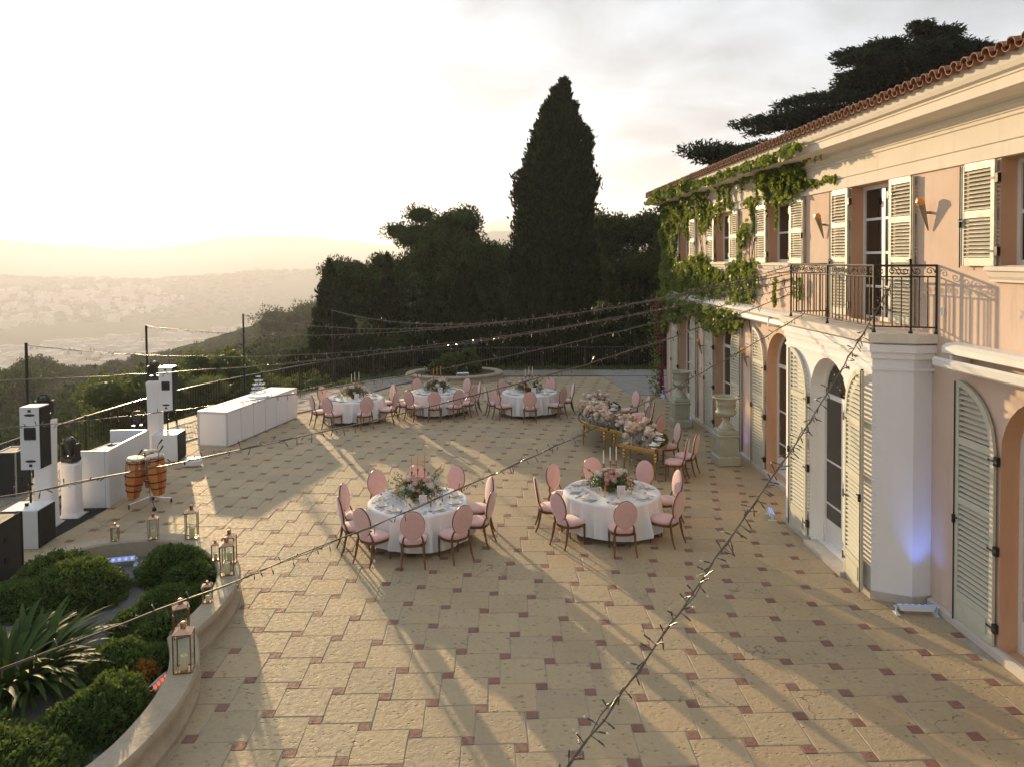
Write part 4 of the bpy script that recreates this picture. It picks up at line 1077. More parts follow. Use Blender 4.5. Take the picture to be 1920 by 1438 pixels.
def round_table(key, cx, cy, desc, angles, coral, full, seed, R=.955, ptilt=0.):
    H = .755
    t = thing('round_table', 'folding table under the cloth of the '+desc, 'table', (cx, cy, 0), .3, 'round folding tables')
    MB().lathe([(.90, H-.035), (.905, H-.03), (.905, H-.012), (.90, H-.008)], 48).obj('tabletop', MAT['tableleg'], t)
    for k in range(4):
        a = pi/4+k*pi/2; MB().tube([(.45*cos(a), .45*sin(a), H-.04), (.62*cos(a), .62*sin(a), 0)], .018, 8).obj('leg', MAT['tableleg'], t)
    tag(link('tablecloth', cloth(R, H, .11, seed, 19+seed % 4), None, (cx, cy, 0), (0, 0, seed)), 'white draped cloth on the '+desc, 'tablecloth', 'white round tablecloths')
    n = len(angles)
    order = sorted(range(n), key=lambda i: (angles[i]-90) % 360)
    rr = random.Random(seed)
    pos_names = {}
    for rank, i in enumerate(order):
        a = angles[i]; 
        c_, s_ = cos(radians(a)), sin(radians(a))
        base = ('front' if s_ < -.85 else 'back' if s_ > .85 else 'left' if c_ < 0 else 'right')
        if base in ('left', 'right'):
            base = ('front ' if s_ < -.35 else 'back ' if s_ > .35 else 'middle ')+base
        pos_names.setdefault(base, []).append(i)
    lab = {}
    for base, L in pos_names.items():
        if len(L) == 1: lab[L[0]] = base
        else:
            L = sorted(L, key=lambda i: sin(radians(angles[i])))
            if base in ('front', 'back'):
                L = sorted(L, key=lambda i: cos(radians(angles[i])))
                for q, i in enumerate(L): lab[i] = base+(' left' if q == 0 else ' right')+' centre'
            else:
                for q, i in enumerate(L): lab[i] = ('nearer ', 'farther ', 'farthest ')[q]+base
    for i, a in enumerate(angles):
        r = 1.215+rr.uniform(-.04, .05); ca, sa = cos(radians(a)), sin(radians(a))
        chair(cx+r*ca, cy+r*sa, a+180+rr.uniform(-5, 5), 'pink oval-backed chair at the %s place of the %s' % (lab[i], desc))
        where = ' at the %s place of the %s' % (lab[i], desc)
        def pol(rad, off): return (cx+rad*ca-off*sa, cy+rad*sa+off*ca)
        z = H+.001; fr_ = radians(a)+pi/2
        x, y = pol(.74, 0); put('plate', x, y, z, 0, 'white plate'+where)
        put('napkin', x, y, z+.010, fr_+rr.uniform(-.4, .4), 'folded ivory napkin'+where)
        o = link('napkin_rose', FLW['rose'], None, (x+rr.uniform(-.02, .02), y+rr.uniform(-.02, .02), z+.098), (.3, .2, 0), .026); tag(o, 'pink rose on the napkin'+where, 'rose', 'single roses on the napkins')
        if full:
            for off, k in ((.17, 'knife'), (.205, 'knife'), (-.17, 'fork'), (-.20, 'fork')):
                x, y = pol(.76, off); put(k, x, y, z, fr_+rr.uniform(-.08, .08), ('outer ' if abs(off) > .19 else 'inner ')+k+where)
            for q, (rad, off) in enumerate(((.53, .12), (.49, .03))):
                x, y = pol(rad, off); put('glass', x, y, z, 0, ('right-hand' if q == 0 else 'left-hand')+' wine glass'+where, rr.uniform(.95, 1.1))
            x, y = pol(.57, -.08); put('tumbler', x, y, z, 0, 'water glass'+where)
        else:
            x, y = pol(.52, .08); put('glass', x, y, z, 0, 'wine glass'+where)
            x, y = pol(.76, .18); put('knife', x, y, z, fr_, 'knife'+where); x, y = pol(.76, -.18); put('fork', x, y, z, fr_, 'fork'+where)
    z = H+.001
    arrangement(cx-.02, cy+.05, z, 'mixed pink and white roses with greenery on the '+desc, seed)
    cm = 'candle_coral' if coral else 'candle_white'; cn = 'coral' if coral else 'white'
    for q, (dx, dy, hh) in enumerate(((-.135, .18, .50), (-.01, .12, .57), (.12, .16, .57))):
        wh = ('left', 'centre', 'right')[q]
        s = thing('candlestick', '%s brass candlestick on the %s' % (wh, desc), 'candlestick', (cx+dx, cy+dy, z), 0, 'brass candlesticks')
        MB().lathe([(.045, 0), (.045, .008), (.015, .02), (.008, .05), (.013, .07), (.007, .10), (.007, hh-.10), (.014, hh-.07), (.008, hh-.05), (.022, hh-.015), (.024, hh), (.012, hh), (.012, hh-.02)], 12).obj('stem', MAT['brass'], s, smooth=40)
        MB().tube([(0, 0, hh-.02), (0, 0, hh+.01)], .016, 10).obj('cup', MAT['brass'], s)
        c = thing('taper_candle', '%s %s taper candle on the %s' % (wh, cn, desc), 'candle', (cx+dx, cy+dy, z+hh-.01), 0, 'taper candles')
        MB().tube([(0, 0, 0), (0, 0, .22), (.002, 0, .29)], [.0125, .0115, .009], 10).obj('wax', MAT[cm], c, smooth=40)
        MB().tube([(.002, 0, .285), (.003, 0, .30)], .0015, 4).obj('wick', MAT['black'], c)
    for q, (dx, dy) in enumerate(((-.19, -.36), (.36, -.20))):
        c = thing('low_candle', '%s low %s candle by the flowers of the %s' % (('front', 'right')[q], 'white' if coral else 'coral', desc), 'candle', (cx+dx, cy+dy, z), 0, 'low taper candles')
        MB().lathe([(.03, 0), (.03, .006), (.013, .012), (.013, .03)], 10).obj('holder', MAT['crystal'], c); MB().tube([(0, 0, .01), (0, 0, .22)], [.0105, .008], 8).obj('wax', MAT['candle_white' if coral else 'candle_coral'], c)
    f = thing('table_card', 'white framed table card in front of the flowers of the '+desc, 'card', (cx+.13, cy-.38, z), .0+ptilt, 'framed table cards')
    tl = Matrix.Rotation(radians(-14), 4, 'X')
    MB().add(*[[], []]).box(0, 0, .105, .155, .012, .21, bev=.003).xf(tl).obj('frame', MAT['frame'], f)
    MB().box(0, -.0075, .105, .128, .002, .182).xf(tl).obj('print', MAT['card'], f)
    tx = MB()
    for q, (w_, zz) in enumerate(((.07, .135), (.05, .12), (.085, .075), (.075, .062), (.06, .049))): tx.box(.002*q, -.009, zz, w_, .001, .004)
    tx.xf(tl).obj('writing', mk('card_ink', (.42, .30, .28)) if 'card_ink' not in bpy.data.materials else bpy.data.materials['card_ink'], f)
    MB().box(0, .035, .07, .05, .004, .15).xf(Matrix.Rotation(radians(14), 4, 'X')).obj('stand', MAT['frame'], f)
round_table('T1', -1.48, 14.60, 'near left table', [202, 172, 131, 96, 64, 22, -15, -52, -89, -125], True, True, 11)
round_table('T2', 2.34, 14.98, 'near right table', [177, 137, 98, 52, 17, -41, -90, -140], False, True, 12)
round_table('T3', -4.68, 25.63, 'far left table', [212, 150, 100, 40, -20, -65, -115], False, False, 13)
round_table('T4', -1.98, 26.66, 'far middle table', [180, 124, 85, 47, 8, -27, -58, -90, -124, -153], True, False, 14)
round_table('T5', 1.25, 26.35, 'far right table', [196, 130, 92, 54, 2, -42, -92, -138], False, False, 15)

# ------------------------------------------------------------------ serpentine mirror tables
def serp(cx, cy, a0, a1, desc, flip=False, ri=1.15, ro=2.2, H=.775, seed=1):
    n = 18; am = radians((a0+a1)/2); mx, my = cx+(ri+ro)/2*cos(am), cy+(ri+ro)/2*sin(am)
    t = thing('serpentine_table', desc, 'table', (mx, my, 0), 0, 'curved mirror-top tables')
    def arc(r, d=0): return [(cx+r*cos(radians(a0+d+(a1-a0-2*d)*k/n)), cy+r*sin(radians(a0+d+(a1-a0-2*d)*k/n))) for k in range(n+1)]
    poly = arc(ro)+arc(ri)[::-1]
    wpart(MB().prism(arc(ro-.012, .4)+arc(ri+.012, .4)[::-1], H-.005, H).obj('mirror_top', MAT['mirror']), t)
    m = MB().prism(poly, H-.085, H-.006, caps=True); wpart(m.obj('apron', MAT['gold']), t)
    prof = [(.011, 0), (.017, .01), (.017, .035), (.011, .05), (.017, .06), (.024, .30), (.031, .42), (.037, .44), (.026, .46), (.042, .50), (.042, .52), (.026, .545), (.045, .60), (.026, .64), (.038, .66), (.038, .69)]
    lm = MB().lathe(prof, 12).mesh('leg', MAT['gold'], smooth=45)
    for a in (a0+5, (a0+a1)/2, a1-5):
        for r in (ri+.09, ro-.09):
            wpart(link('leg', lm, None, (cx+r*cos(radians(a)), cy+r*sin(radians(a)), 0)), t)
    return t
S1, S2, S3 = (2.30, 19.60), (4.67, 21.97), (1.77, 23.65)
serp(*S1, -45, 44, 'near curved mirror-top table on turned gold legs')
serp(*S2, 151, 224, 'middle curved mirror-top table bulging left, covered with white flowers')
serp(*S3, -29, 22, 'far curved mirror-top table with gold legs, behind the white flowers')
# bud vases with blossoms standing in a drift along the tables
rr = random.Random(31)
VASE = MB().lathe([(.020, 0), (.026, .01), (.026, .06), (.011, .10), (.010, .15), (.014, .16), (.012, .16), (.008, .10), (.02, .05), (.001, .01)], 9, cap=False).mesh('vase', MAT['crystal'], smooth=True)
def bud(x, y, z, k, where):
    n = rr.choice((2, 3, 3, 4)); hgt = rr.uniform(.14, .38)
    t = thing('bud_vase', 'glass bud vase of white and blush blooms in the drift on the '+where, 'vase', (x, y, z), rr.uniform(0, 6), 'bud vases along the curved tables')
    link('vase', VASE, t, scale=rr.uniform(.8, 1.2))
    st = MB()
    for i in range(n):
        ty = rr.choices(['white', 'pom', 'blush', 'rose', 'coral'], [5, 3, 6, 4, 2])[0]; s = {'white': .056, 'pom': .078, 'blush': .054, 'rose': .050, 'coral': .044}[ty]*rr.uniform(.85, 1.2)
        a = rr.uniform(0, 2*pi); d = rr.uniform(.0, .11); p = (d*cos(a), d*sin(a), hgt+rr.uniform(-.09, .06))
        st.tube([(0, 0, .03), (p[0]*.4, p[1]*.4, hgt*.6), p], .003, 4)
        link('blossom', FLW[ty], t, p, (rr.uniform(-.5, .5), rr.uniform(-.5, .5), rr.uniform(0, 6)), s)
    st.obj('stems', MAT['arr_leaf'], t)
def drift(S, a0, a1, f, n, where, H=.776):
    for k in range(n):
        a = radians(a0+(a1-a0)*(k+rr.random())/n); r = f+rr.uniform(-.34, .34)*1.0
        bud(S[0]+r*cos(a), S[1]+r*sin(a), H, k, where)
drift(S1, -34, 42, 1.52, 44, 'near curved table')
drift(S2, 156, 222, 1.84, 74, 'middle curved table')
drift(S3, -22, 18, 1.50, 44, 'far curved table')
for S, a0, a1, rad, n, where in ((S1, -34, 36, 1.98, 5, 'near curved table'), (S3, -22, 16, 2.0, 3, 'far curved table'), (S2, 166, 214, 1.30, 3, 'middle curved table')):
    for k in range(n):
        a = radians(a0+(a1-a0)*k/(n-1)); x, y = S[0]+rad*cos(a), S[1]+rad*sin(a); z = .776
        lb = ' at place %s of the right side of the %s' % (('one', 'two', 'three', 'four', 'five')[k], where)
        lb = ' at the %s place of the %s' % ((('nearest', 'second', 'middle', 'fourth', 'farthest') if n == 5 else ('nearest', 'middle', 'farthest'))[k], where)
        put('plate', x, y, z, 0, 'white plate'+lb); put('napkin', x, y, z+.01, a+pi/2, 'folded ivory napkin'+lb)
        for q, o in enumerate((-.2, .2)):
            put(('knife', 'fork')[q], x-o*sin(a), y+o*cos(a), z, a+pi/2, ('knife', 'fork')[q]+lb)
        for q in range(3):
            r_ = rad-.22-.05*q; b = a+(-.06+.05*q); put('glass', S[0]+r_*cos(b), S[1]+r_*sin(b), z, 0, ('left', 'middle', 'right')[q]+' wine glass'+lb)
for (x, y, f, lb) in ((4.42, 24.55, 205, 'pink oval-backed chair at the far end of the far curved table'), (4.62, 23.75, 186, 'pink oval-backed chair, second from the far end of the curved tables'),
                      (4.60, 22.95, 165, 'pink oval-backed chair facing the join of the far and middle curved tables'), (4.28, 22.25, 150, 'pink oval-backed chair tucked against the middle curved table'),
                      (4.45, 21.05, 128, 'pink oval-backed chair in the hollow between the near and middle curved tables'), (4.58, 19.78, 188, 'pink oval-backed chair on the outer bend of the near curved table'),
                      (4.40, 18.22, 158, 'pink oval-backed chair at the near corner of the near curved table'), (4.78, 18.75, 150, 'pink oval-backed chair pulled back between the near curved table and the urn')):
    chair(x, y, f, lb)

# ------------------------------------------------------------------ urns on pedestals
def urn(x, y, label, rz=0.0):
    t = thing('garden_urn', label, 'urn', (x, y, 0), rz, 'stone urns along the facade')
    p = MB(); p.box(0, 0, .13, .62, .62, .26, bev=.03); p.box(0, 0, .50, .48, .48, .50, bev=.012); p.box(0, 0, .775, .56, .56, .07, bev=.025); p.box(0, 0, .865, .50, .50, .11, bev=.02)
    p.obj('pedestal', MAT['urn'], t)
    for s in (-1, 1):
        for ax in (0, 1):
            q = MB(); P = [(.15*cos(2*pi*k/24), s*.243, .52+.19*sin(2*pi*k/24)) for k in range(24)]; q.tube(P, .012, 5, closed=True)
            q.tube([(-.14, s*.243, .31), (-.06, s*.245, .345), (0, s*.245, .31), (.06, s*.245, .345), (.14, s*.243, .31)], .010, 5)
            if ax: q.xf(Matrix.Rotation(pi/2, 4, 'Z'))
            q.obj('wreath_panel', MAT['urn'], t)
    MB().lathe([(.20, .92), (.20, .96), (.17, .99), (.12, 1.05), (.085, 1.12), (.08, 1.17), (.10, 1.185), (.10, 1.20), (.075, 1.215), (.09, 1.235), (.115, 1.245)], 24).obj('foot', MAT['urn'], t, smooth=40)
    n = 48; V = []; prof = [(.10, 1.245), (.19, 1.27), (.245, 1.32), (.262, 1.37), (.25, 1.395), (.228, 1.41), (.226, 1.50), (.235, 1.60), (.26, 1.68), (.30, 1.725), (.35, 1.745), (.352, 1.765), (.30, 1.77), (.27, 1.755), (.22, 1.68), (.20, 1.5), (.20, 1.42), (.02, 1.40)]
    for q, (r, z) in enumerate(prof):
        for k in range(n):
            rr_ = r*(1+(.035*abs(sin(k*pi/2.0*.5*2)) if q in (1, 2, 3) and k % 2 else 0)); V.append((rr_*cos(2*pi*k/n), rr_*sin(2*pi*k/n), z))
    F = [(q*n+k, q*n+(k+1) % n, (q+1)*n+(k+1) % n, (q+1)*n+k) for q in range(len(prof)-1) for k in range(n)]
    MB().add(V, F).obj('bowl', MAT['urn'], t, smooth=35)
    md = MB().tube([(.055*cos(2*pi*k/14), 0, .055*sin(2*pi*k/14)) for k in range(14)], .008, 5, closed=True); md.tube([(.028*cos(2*pi*k/10), 0, .028*sin(2*pi*k/10)) for k in range(10)], .006, 5, closed=True); mm = md.mesh('medallion', MAT['urn'], smooth=True)
    for k in range(10): a = 2*pi*k/10; link('medallion', mm, t, (.236*cos(a), .236*sin(a), 1.545), (0, 0, a-pi/2))
urn(6.05, 19.55, 'pale green stone urn on a square pedestal, nearer of the two', .03)
urn(5.97, 24.0, 'pale green stone urn on a square pedestal, farther of the two', .0)

# ------------------------------------------------------------------ champagne bar
bar = thing('bar_counter', 'long white panelled bar counter in front of the left railing', 'bar', (-7.74, 22.17, 0), -atan2(.97, 4.03), None)
BL, BW, BH = 4.15, .97, 1.03                          # runs along local y, body to local -x
MB().box(-BW/2, BL/2, .5, BW-.04, BL-.04, .98).obj('core', MAT['panel_edge'], bar)
npan = 6
for k in range(npan):
    L = BL/npan; MB().box(-.006, L*(k+.5), .51, .022, L-.024, .97, bev=.004).obj('front_panel', MAT['white_panel'], bar)
MB().box(-BW/2, -.002, .51, BW-.10, .02, .93, bev=.004).obj('end_panel', MAT['white_panel'], bar); MB().box(-BW/2, BL+.002, .51, BW-.10, .02, .93, bev=.004).obj('end_panel', MAT['white_panel'], bar)
fr = MB()
for x in (-.025, -BW+.025):
    for y in (-.004, BL+.004): fr.box(x, y, .515, .045, .045, 1.0)
for y in (-.006, BL+.006): fr.box(-BW/2, y, .985, BW-.1, .035, .05); fr.box(-BW/2, y, .025, BW-.1, .035, .05)
fr.obj('edge_trim', MAT['panel_edge'], bar)
MB().box(-BW/2, BL/2, BH-.012, BW+.02, BL+.03, .025, bev=.006).obj('counter_top', MAT['white_box'], bar)
ba = -atan2(.97, 4.03)
def barpt(u, v): return (-7.74+u*cos(ba)-v*sin(ba), 22.17+u*sin(ba)+v*cos(ba))
MAT['coupe'] = clearglass('coupe_crystal', (.99, .99, .98), .16)
cpm = MB().lathe([(.028, 0), (.028, .003), (.005, .008), (.0035, .075), (.02, .088), (.045, .11), (.049, .125), (.046, .125), (.018, .093), (.003, .085)], 12, cap=False).mesh('champagne_coupe', MAT['coupe'], smooth=True)
cxp, cyp = barpt(-.50, 2.55); kk = 0
for tier, n in enumerate((13, 11, 9, 6, 3)):
    for i in range(n):
        a = 2*pi*i/n+tier*.4; R_ = .105*n/6.2
        tag(link('champagne_coupe', cpm, None, (cxp+R_*cos(a), cyp+R_*sin(a), BH+.002+.125*tier), (0, 0, a)), 'champagne coupe in the %s tier of the glass tower on the bar' % ('bottom', 'second', 'third', 'fourth', 'top')[tier], 'glass', 'coupes of the champagne tower, %s tier' % ('bottom', 'second', 'third', 'fourth', 'top')[tier])
tr = MB().lathe([(.34, 0), (.36, .004), (.36, .02), (.34, .012), (.01, .010)], 28); tag(link('tray', tr.mesh('tray', MAT['chrome'], smooth=40), None, (cxp, cyp, BH-.0)), 'round silver tray under the champagne tower', 'tray')
for o in [o for o in COL.objects if o.name.startswith('champagne_coupe')]: o.location.z += .013

# ------------------------------------------------------------------ sound and light equipment
def booth():
    t = thing('dj_booth', 'white quilted booth panels round the music desk', 'booth', (-8.48, 16.78, 0), .015)
    # local: long padded panel along +y at x=0, short panels towards -x
    def padded(name, u0, u1, axis, at_, h=1.27, th=.075):
        L = u1-u0; nu, nv = max(4, int(L/.12)), 10; V = []; F = []
        for side in (0, 1):
            for i in range(nu+1):
                for j in range(nv+1):
                    u, v = i/nu, j/nv; e = min(u, 1-u, v, 1-v); b = .022*min(1, e*9)
                    nb = max(1, round(L/.75)); tu = (u*nb) % 1; d = sqrt(((tu-.5)*L/nb)**2+((((v*2) % 1)-.5)*h/2)**2)
                    b -= .03*math.exp(-(d/.07)**2)
                    off = (th/2-.02+b)*(1 if side else -1); p = (u0+u*L, off, v*h)
                    V.append((p[0], at_+off, p[2]) if axis == 'x' else (at_+off, p[0], p[2]))
        N = (nu+1)*(nv+1)
        for i in range(nu):
            for j in range(nv):
                q = i*(nv+1)+j; F += [(q, q+nv+1, q+nv+2, q+1), (N+q, N+q+1, N+q+nv+2, N+q+nv+1)]
        edge = [i*(nv+1) for i in range(nu+1)]+[nu*(nv+1)+j for j in range(1, nv+1)]+[i*(nv+1)+nv for i in range(nu-1, -1, -1)]+[j for j in range(nv-1, 0, -1)]
        for a, b in zip(edge, edge[1:]+edge[:1]): F.append((a, b, N+b, N+a))
        MB().add(V, F).obj(name, MAT['quilt'], t, smooth=60)
    padded('front_panel', 0, 2.15, 'y', -.04); padded('near_panel', -.66, -.085, 'x', .04); padded('far_panel', -.95, -.085, 'x', 2.11)
    MB().tube([(-.04, .06, 0), (-.04, .06, 1.27)], .052, 10).obj('corner_roll', MAT['quilt'], t, smooth=40)
    return t
MAT['quilt'] = mk('quilted_white_vinyl', (.72, .73, .74), (.68, .69, .70), rough=.35, scale=4)
booth()
d = thing('music_desk', 'black desk inside the white booth', 'desk', (-8.95, 17.75, 0)); MB().box(0, 0, .98, .62, 1.45, .04).obj('desk_top', MAT['case'], d)
for sx in (-1, 1):
    for sy in (-1, 1): MB().box(sx*.27, sy*.65, .48, .04, .04, .96).obj('leg', MAT['hinge'], d)
def deck(x, y, lb):
    t = thing('turntable_player', lb, 'music player', (x, y, 1.0)); MB().box(0, 0, .05, .36, .32, .10, bev=.008).obj('body', MAT['case'], t); MB().lathe([(.10, .10), (.105, .112), (.10, .12), (.01, .12)], 18).obj('jog_wheel', MAT['alu'], t)
    MB().box(-.15, 0, .107, .05, .22, .014).obj('screen', MAT['pane'], t)
deck(-8.95, 17.35, 'nearer music player on the booth desk'); deck(-8.95, 18.15, 'farther music player on the booth desk')
mx = thing('mixer', 'mixing console between the two players', 'mixer', (-8.95, 17.75, 1.0)); MB().box(0, 0, .05, .36, .28, .10, bev=.006).obj('body', MAT['alu'], mx)
km = MB().lathe([(.010, 0), (.009, .018), (.002, .019)], 8).mesh('knob', MAT['black'])
for a in range(5):
    for b in range(4): link('knob', km, mx, (-.13+.06*a, -.09+.06*b, .10))
lp = thing('laptop', 'silver laptop lying open beside the mixer', 'laptop', (-8.72, 17.55, 1.0), .2); MB().box(0, 0, .125, .24, .33, .016, bev=.004).obj('base', MAT['alu'], lp); MB().box(0, 0, .135, .2, .29, .004).obj('keyboard', MAT['white_box'], lp)
st_ = MB()
for s in (-1, 1): st_.box(0, s*.13, .06, .2, .02, .12)
st_.obj('stand', MAT['hinge'], lp)

def column(x, y, h, w, label, rz=.1):
    t = thing('covered_column', label, 'column', (x, y, 0), rz, 'white fabric-covered columns')
    n = 32; V = []; lv = [(0, 1.22), (.02, 1.2), (.05, 1.02), (.12, .99), (.5, .94), (.88, .99), (.955, 1.03), (.985, 1.07), (1.0, 1.0), (1.0, .3)]
    for f_, k in lv:
        for i in range(n):
            a = 2*pi*i/n; c, s = cos(a), sin(a); e = .32
            wr = 1+.012*sin(7*a+9*f_*3)
            V.append((w/2*k*wr*abs(c)**e*(1 if c > 0 else -1), w/2*k*wr*abs(s)**e*(1 if s > 0 else -1), h*f_+.012*sin(3*a)*(f_ > .9)))
    F = [(q*n+i, q*n+(i+1) % n, (q+1)*n+(i+1) % n, (q+1)*n+i) for q in range(len(lv)-1) for i in range(n)]+[tuple((len(lv)-1)*n+i for i in range(n))]
    MB().add(V, F).obj('fabric_cover', MAT['lycra'], t, smooth=50); MB().box(0, 0, .008, w*1.35, w*1.35, .016).obj('base_plate', MAT['alu'], t)
    return t
def moving_head(x, y, z, label, rz=0, tilt=.3):
    t = thing('moving_head_light', label, 'stage light', (x, y, z), rz, 'moving-head stage lights')
    MB().box(0, 0, .055, .30, .28, .09, bev=.02).obj('base', MAT['black'], t)
    y_ = MB()
    for s in (-1, 1):
        y_.box(s*.155, 0, .25, .05, .17, .30, bev=.02)
    y_.box(0, 0, .115, .34, .18, .04, bev=.01); y_.obj('yoke', MAT['black'], t)
    hd = MB().lathe([(.05, -.20), (.105, -.17), (.125, -.10), (.125, .04), (.12, .13), (.105, .17), (.09, .175), (.085, .16)], 18)
    Mh = Matrix.Translation((0, 0, .335)) @ Matrix.Rotation(tilt, 4, 'X'); hd.xf(Mh).obj('head', MAT['black'], t, smooth=40)
    MB().lathe([(.088, .163), (.05, .172), (.002, .175)], 16).xf(Mh).obj('lens', MAT['pane'], t, smooth=True)
column(-9.22, 15.75, 2.17, .36, 'tall white covered column right of the left speaker'); moving_head(-9.22, 15.75, 2.185, 'black moving-head light on the tall column by the left speaker', .3, .5)
column(-9.02, 16.32, 1.15, .34, 'short white covered column in front of the booth', .05); moving_head(-9.02, 16.32, 1.165, 'black moving-head light on the short column before the booth', -.2, .35)
column(-9.40, 21.25, 2.10, .37, 'tall white covered column behind the drums'); moving_head(-9.40, 21.25, 2.115, 'black moving-head light on the tall column behind the drums', .2, .4)
column(-9.58, 20.55, .88, .34, 'short white covered column half hidden behind the booth'); moving_head(-9.58, 20.55, .895, 'black moving-head light rising behind the booth', .5, -.3)
def speaker(x, y, z, rz, label):
    t = thing('column_speaker', label, 'speaker', (x, y, z), rz, 'white column speakers')
    # local: white back towards -y, grille on +x side wedge
    MB().prism([(-.18, -.19), (.17, -.19), (.17, .16), (-.18, .16)], 0, 1.18).obj('cabinet', MAT['white_box'], t)
    MB().box(.183, -.01, .59, .025, .34, 1.15, bev=.006).obj('grille', MAT['grille'], t)
    b = MB(); b.box(0, -.1915, .08, .06, .005, .05); b.box(0, -.1915, 1.11, .06, .005, .05); b.obj('fixing_plate', MAT['black'], t)
    for zz in (.16, 1.03): MB().ell((0, -.19, zz), (.105, .012, .026), 14, 4).obj('handle', MAT['black'], t)
    MB().box(0, -.19, .68, .22, .03, .24, bev=.012).obj('connector_plate', MAT['black'], t); MB().box(0, -.208, .68, .13, .006, .15).obj('connector_panel', MAT['grille'], t)
def sub(x, y, rz, label, w=.66, d=.62, h=.74):
    t = thing('subwoofer', label, 'speaker', (x, y, 0), rz, 'white subwoofers')
    MB().box(0, 0, h/2, w, d, h, bev=.012).obj('cabinet', MAT['white_box'], t)
    MB().box(w/2+.012, 0, h/2, .03, d-.03, h-.03, bev=.008).obj('grille', MAT['grille'], t)
    sc_ = MB()
    for a in (-1, 1):
        for b in (-1, 1): sc_.lathe([(.008, 0), (.008, .004), (.001, .005)], 6, a*(w/2-.05), b*(d/2-.05), h)
    sc_.obj('screws', MAT['black'], t)
    p = MB().tube([(-.02, 0, h), (-.02, 0, h+.06)], .035, 10); p.obj('pole_socket', MAT['black'], t)
sub(-8.98, 14.72, .05, 'white subwoofer with black grille at the left edge'); sub(-8.92, 20.95, .05, 'white subwoofer behind the drums beside the bar')
def spole(x, y, z0, z1, lb):
    t = thing('speaker_pole', lb, 'pole', (x, y, z0)); MB().tube([(0, 0, 0), (0, 0, (z1-z0)*.55)], .019, 8).obj('outer_tube', MAT['hinge'], t); MB().tube([(0, 0, (z1-z0)*.5), (0, 0, z1-z0+.0)], .0155, 8).obj('inner_tube', MAT['hinge'], t); MB().box(.02, 0, (z1-z0)*.5, .05, .03, .04).obj('clamp', MAT['hinge'], t)
spole(-8.92, 14.72, .80, 1.52, 'black pole between the left subwoofer and its speaker'); spole(-8.94, 20.95, .80, 1.36, 'black pole between the far subwoofer and its speaker')
speaker(-8.72, 14.60, 1.52, .03, 'white column speaker standing above the left subwoofer'); speaker(-8.90, 20.95, 1.36, .03, 'white column speaker standing above the far subwoofer')
def case(x, y, w, d, h, rz, label, edges=True):
    t = thing('flight_case', label, 'case', (x, y, 0), rz, 'black flight cases')
    MB().box(0, 0, h/2, w, d, h, bev=.006).obj('body', MAT['case'], t)
    e = MB()
    for a in (-1, 1):
        for b in (-1, 1): e.box(a*w/2, b*d/2, h/2, .028, .028, h+.006)
        for zz in (0.014, h): e.box(0, a*d/2, zz, w, .026, .026); e.box(a*w/2, 0, zz, .026, d, .026)
    e.obj('edge_trim', MAT['alu'] if edges else MAT['hinge'], t)
    for zz in (.35*h, .7*h): MB().box(w/2+.008, 0, zz, .02, .12, .10, bev=.005).obj('latch', MAT['hinge'], t)
case(-11.25, 17.95, .42, .6, 1.05, .05, 'black flight case with silver edges behind the left speaker')
case(-8.72, 12.95, .85, .95, 1.04, .05, 'plain black case cut by the left edge of the view', False)
struct(MB().prism([(-10.4, 14.9), (-8.66, 14.95), (-8.50, 16.78), (-8.55, 18.9), (-10.3, 19.2)], .002, .010).obj('floor_mat', MAT['mat_black']))
# congas on a wheeled stand
def conga(x, y, z, s, tiltx, tilty, label):
    t = thing('conga_drum', label, 'drum', (x, y, z), 0, 'orange conga drums'); t.rotation_euler = (tiltx, tilty, 0); t.scale = (s, s, s)
    prof = [(.105, 0), (.112, .02), (.145, .18), (.176, .38), (.178, .48), (.168, .62), (.148, .74), (.143, .76)]
    MB().lathe(prof, 26).obj('shell', MAT['conga'], t, smooth=40)
    for r_, zz in ((.139, .14), (.163, .27), (.181, .44), (.159, .685)): MB().lathe([(r_-.004, zz-.011), (r_+.004, zz-.010), (r_+.006, zz+.010), (r_-.002, zz+.011)], 26).obj('band', MAT['hinge'], t, smooth=40)
    MB().lathe([(.150, .735), (.158, .745), (.158, .775), (.148, .785), (.10, .789), (.001, .790)], 26).obj('skin', MAT['drumskin'], t, smooth=40)
    MB().lathe([(.158, .725), (.168, .735), (.168, .755), (.158, .76)], 26).obj('rim', MAT['chrome'], t, smooth=40)
    lg = MB().tube([(.168, 0, .735), (.172, 0, .60), (.168, 0, .58)], .006, 5).box(.168, 0, .60, .02, .03, .06).mesh('tuning_lug', MAT['chrome'])
    for k in range(6): link('tuning_lug', lg, t, rot=(0, 0, 2*pi*k/6+.3))
conga(-7.92, 16.72, .26, 1.12, .0, .09, 'left orange conga drum of the front pair'); conga(-7.38, 16.78, .30, 1.12, .02, -.09, 'right orange conga drum of the front pair'); conga(-7.74, 17.18, .34, 1.06, -.10, .0, 'orange conga drum behind the front pair')
cs = thing('drum_stand', 'chrome wheeled stand under the conga drums', 'stand', (-7.62, 16.88, 0))
MB().tube([(0, 0, .10), (0, 0, .75)], .018, 8).obj('post', MAT['chrome'], cs)
for k, a in enumerate((3.6, 5.3, 6.9, 1.9)):
    MB().tube([(0, 0, .22), (.2*cos(a), .2*sin(a), .16), (.42*cos(a), .42*sin(a), .10)], .013, 6).obj('leg', MAT['chrome'], cs)
    w = MB().lathe([(.01, -.014), (.042, -.014), (.046, 0), (.042, .014), (.01, .014)], 14).xf(Matrix.Translation((.43*cos(a), .43*sin(a), .047)) @ Matrix.Rotation(a+pi/2, 4, 'Z') @ Matrix.Rotation(pi/2, 4, 'X')); w.obj('caster', MAT['hinge'], cs)
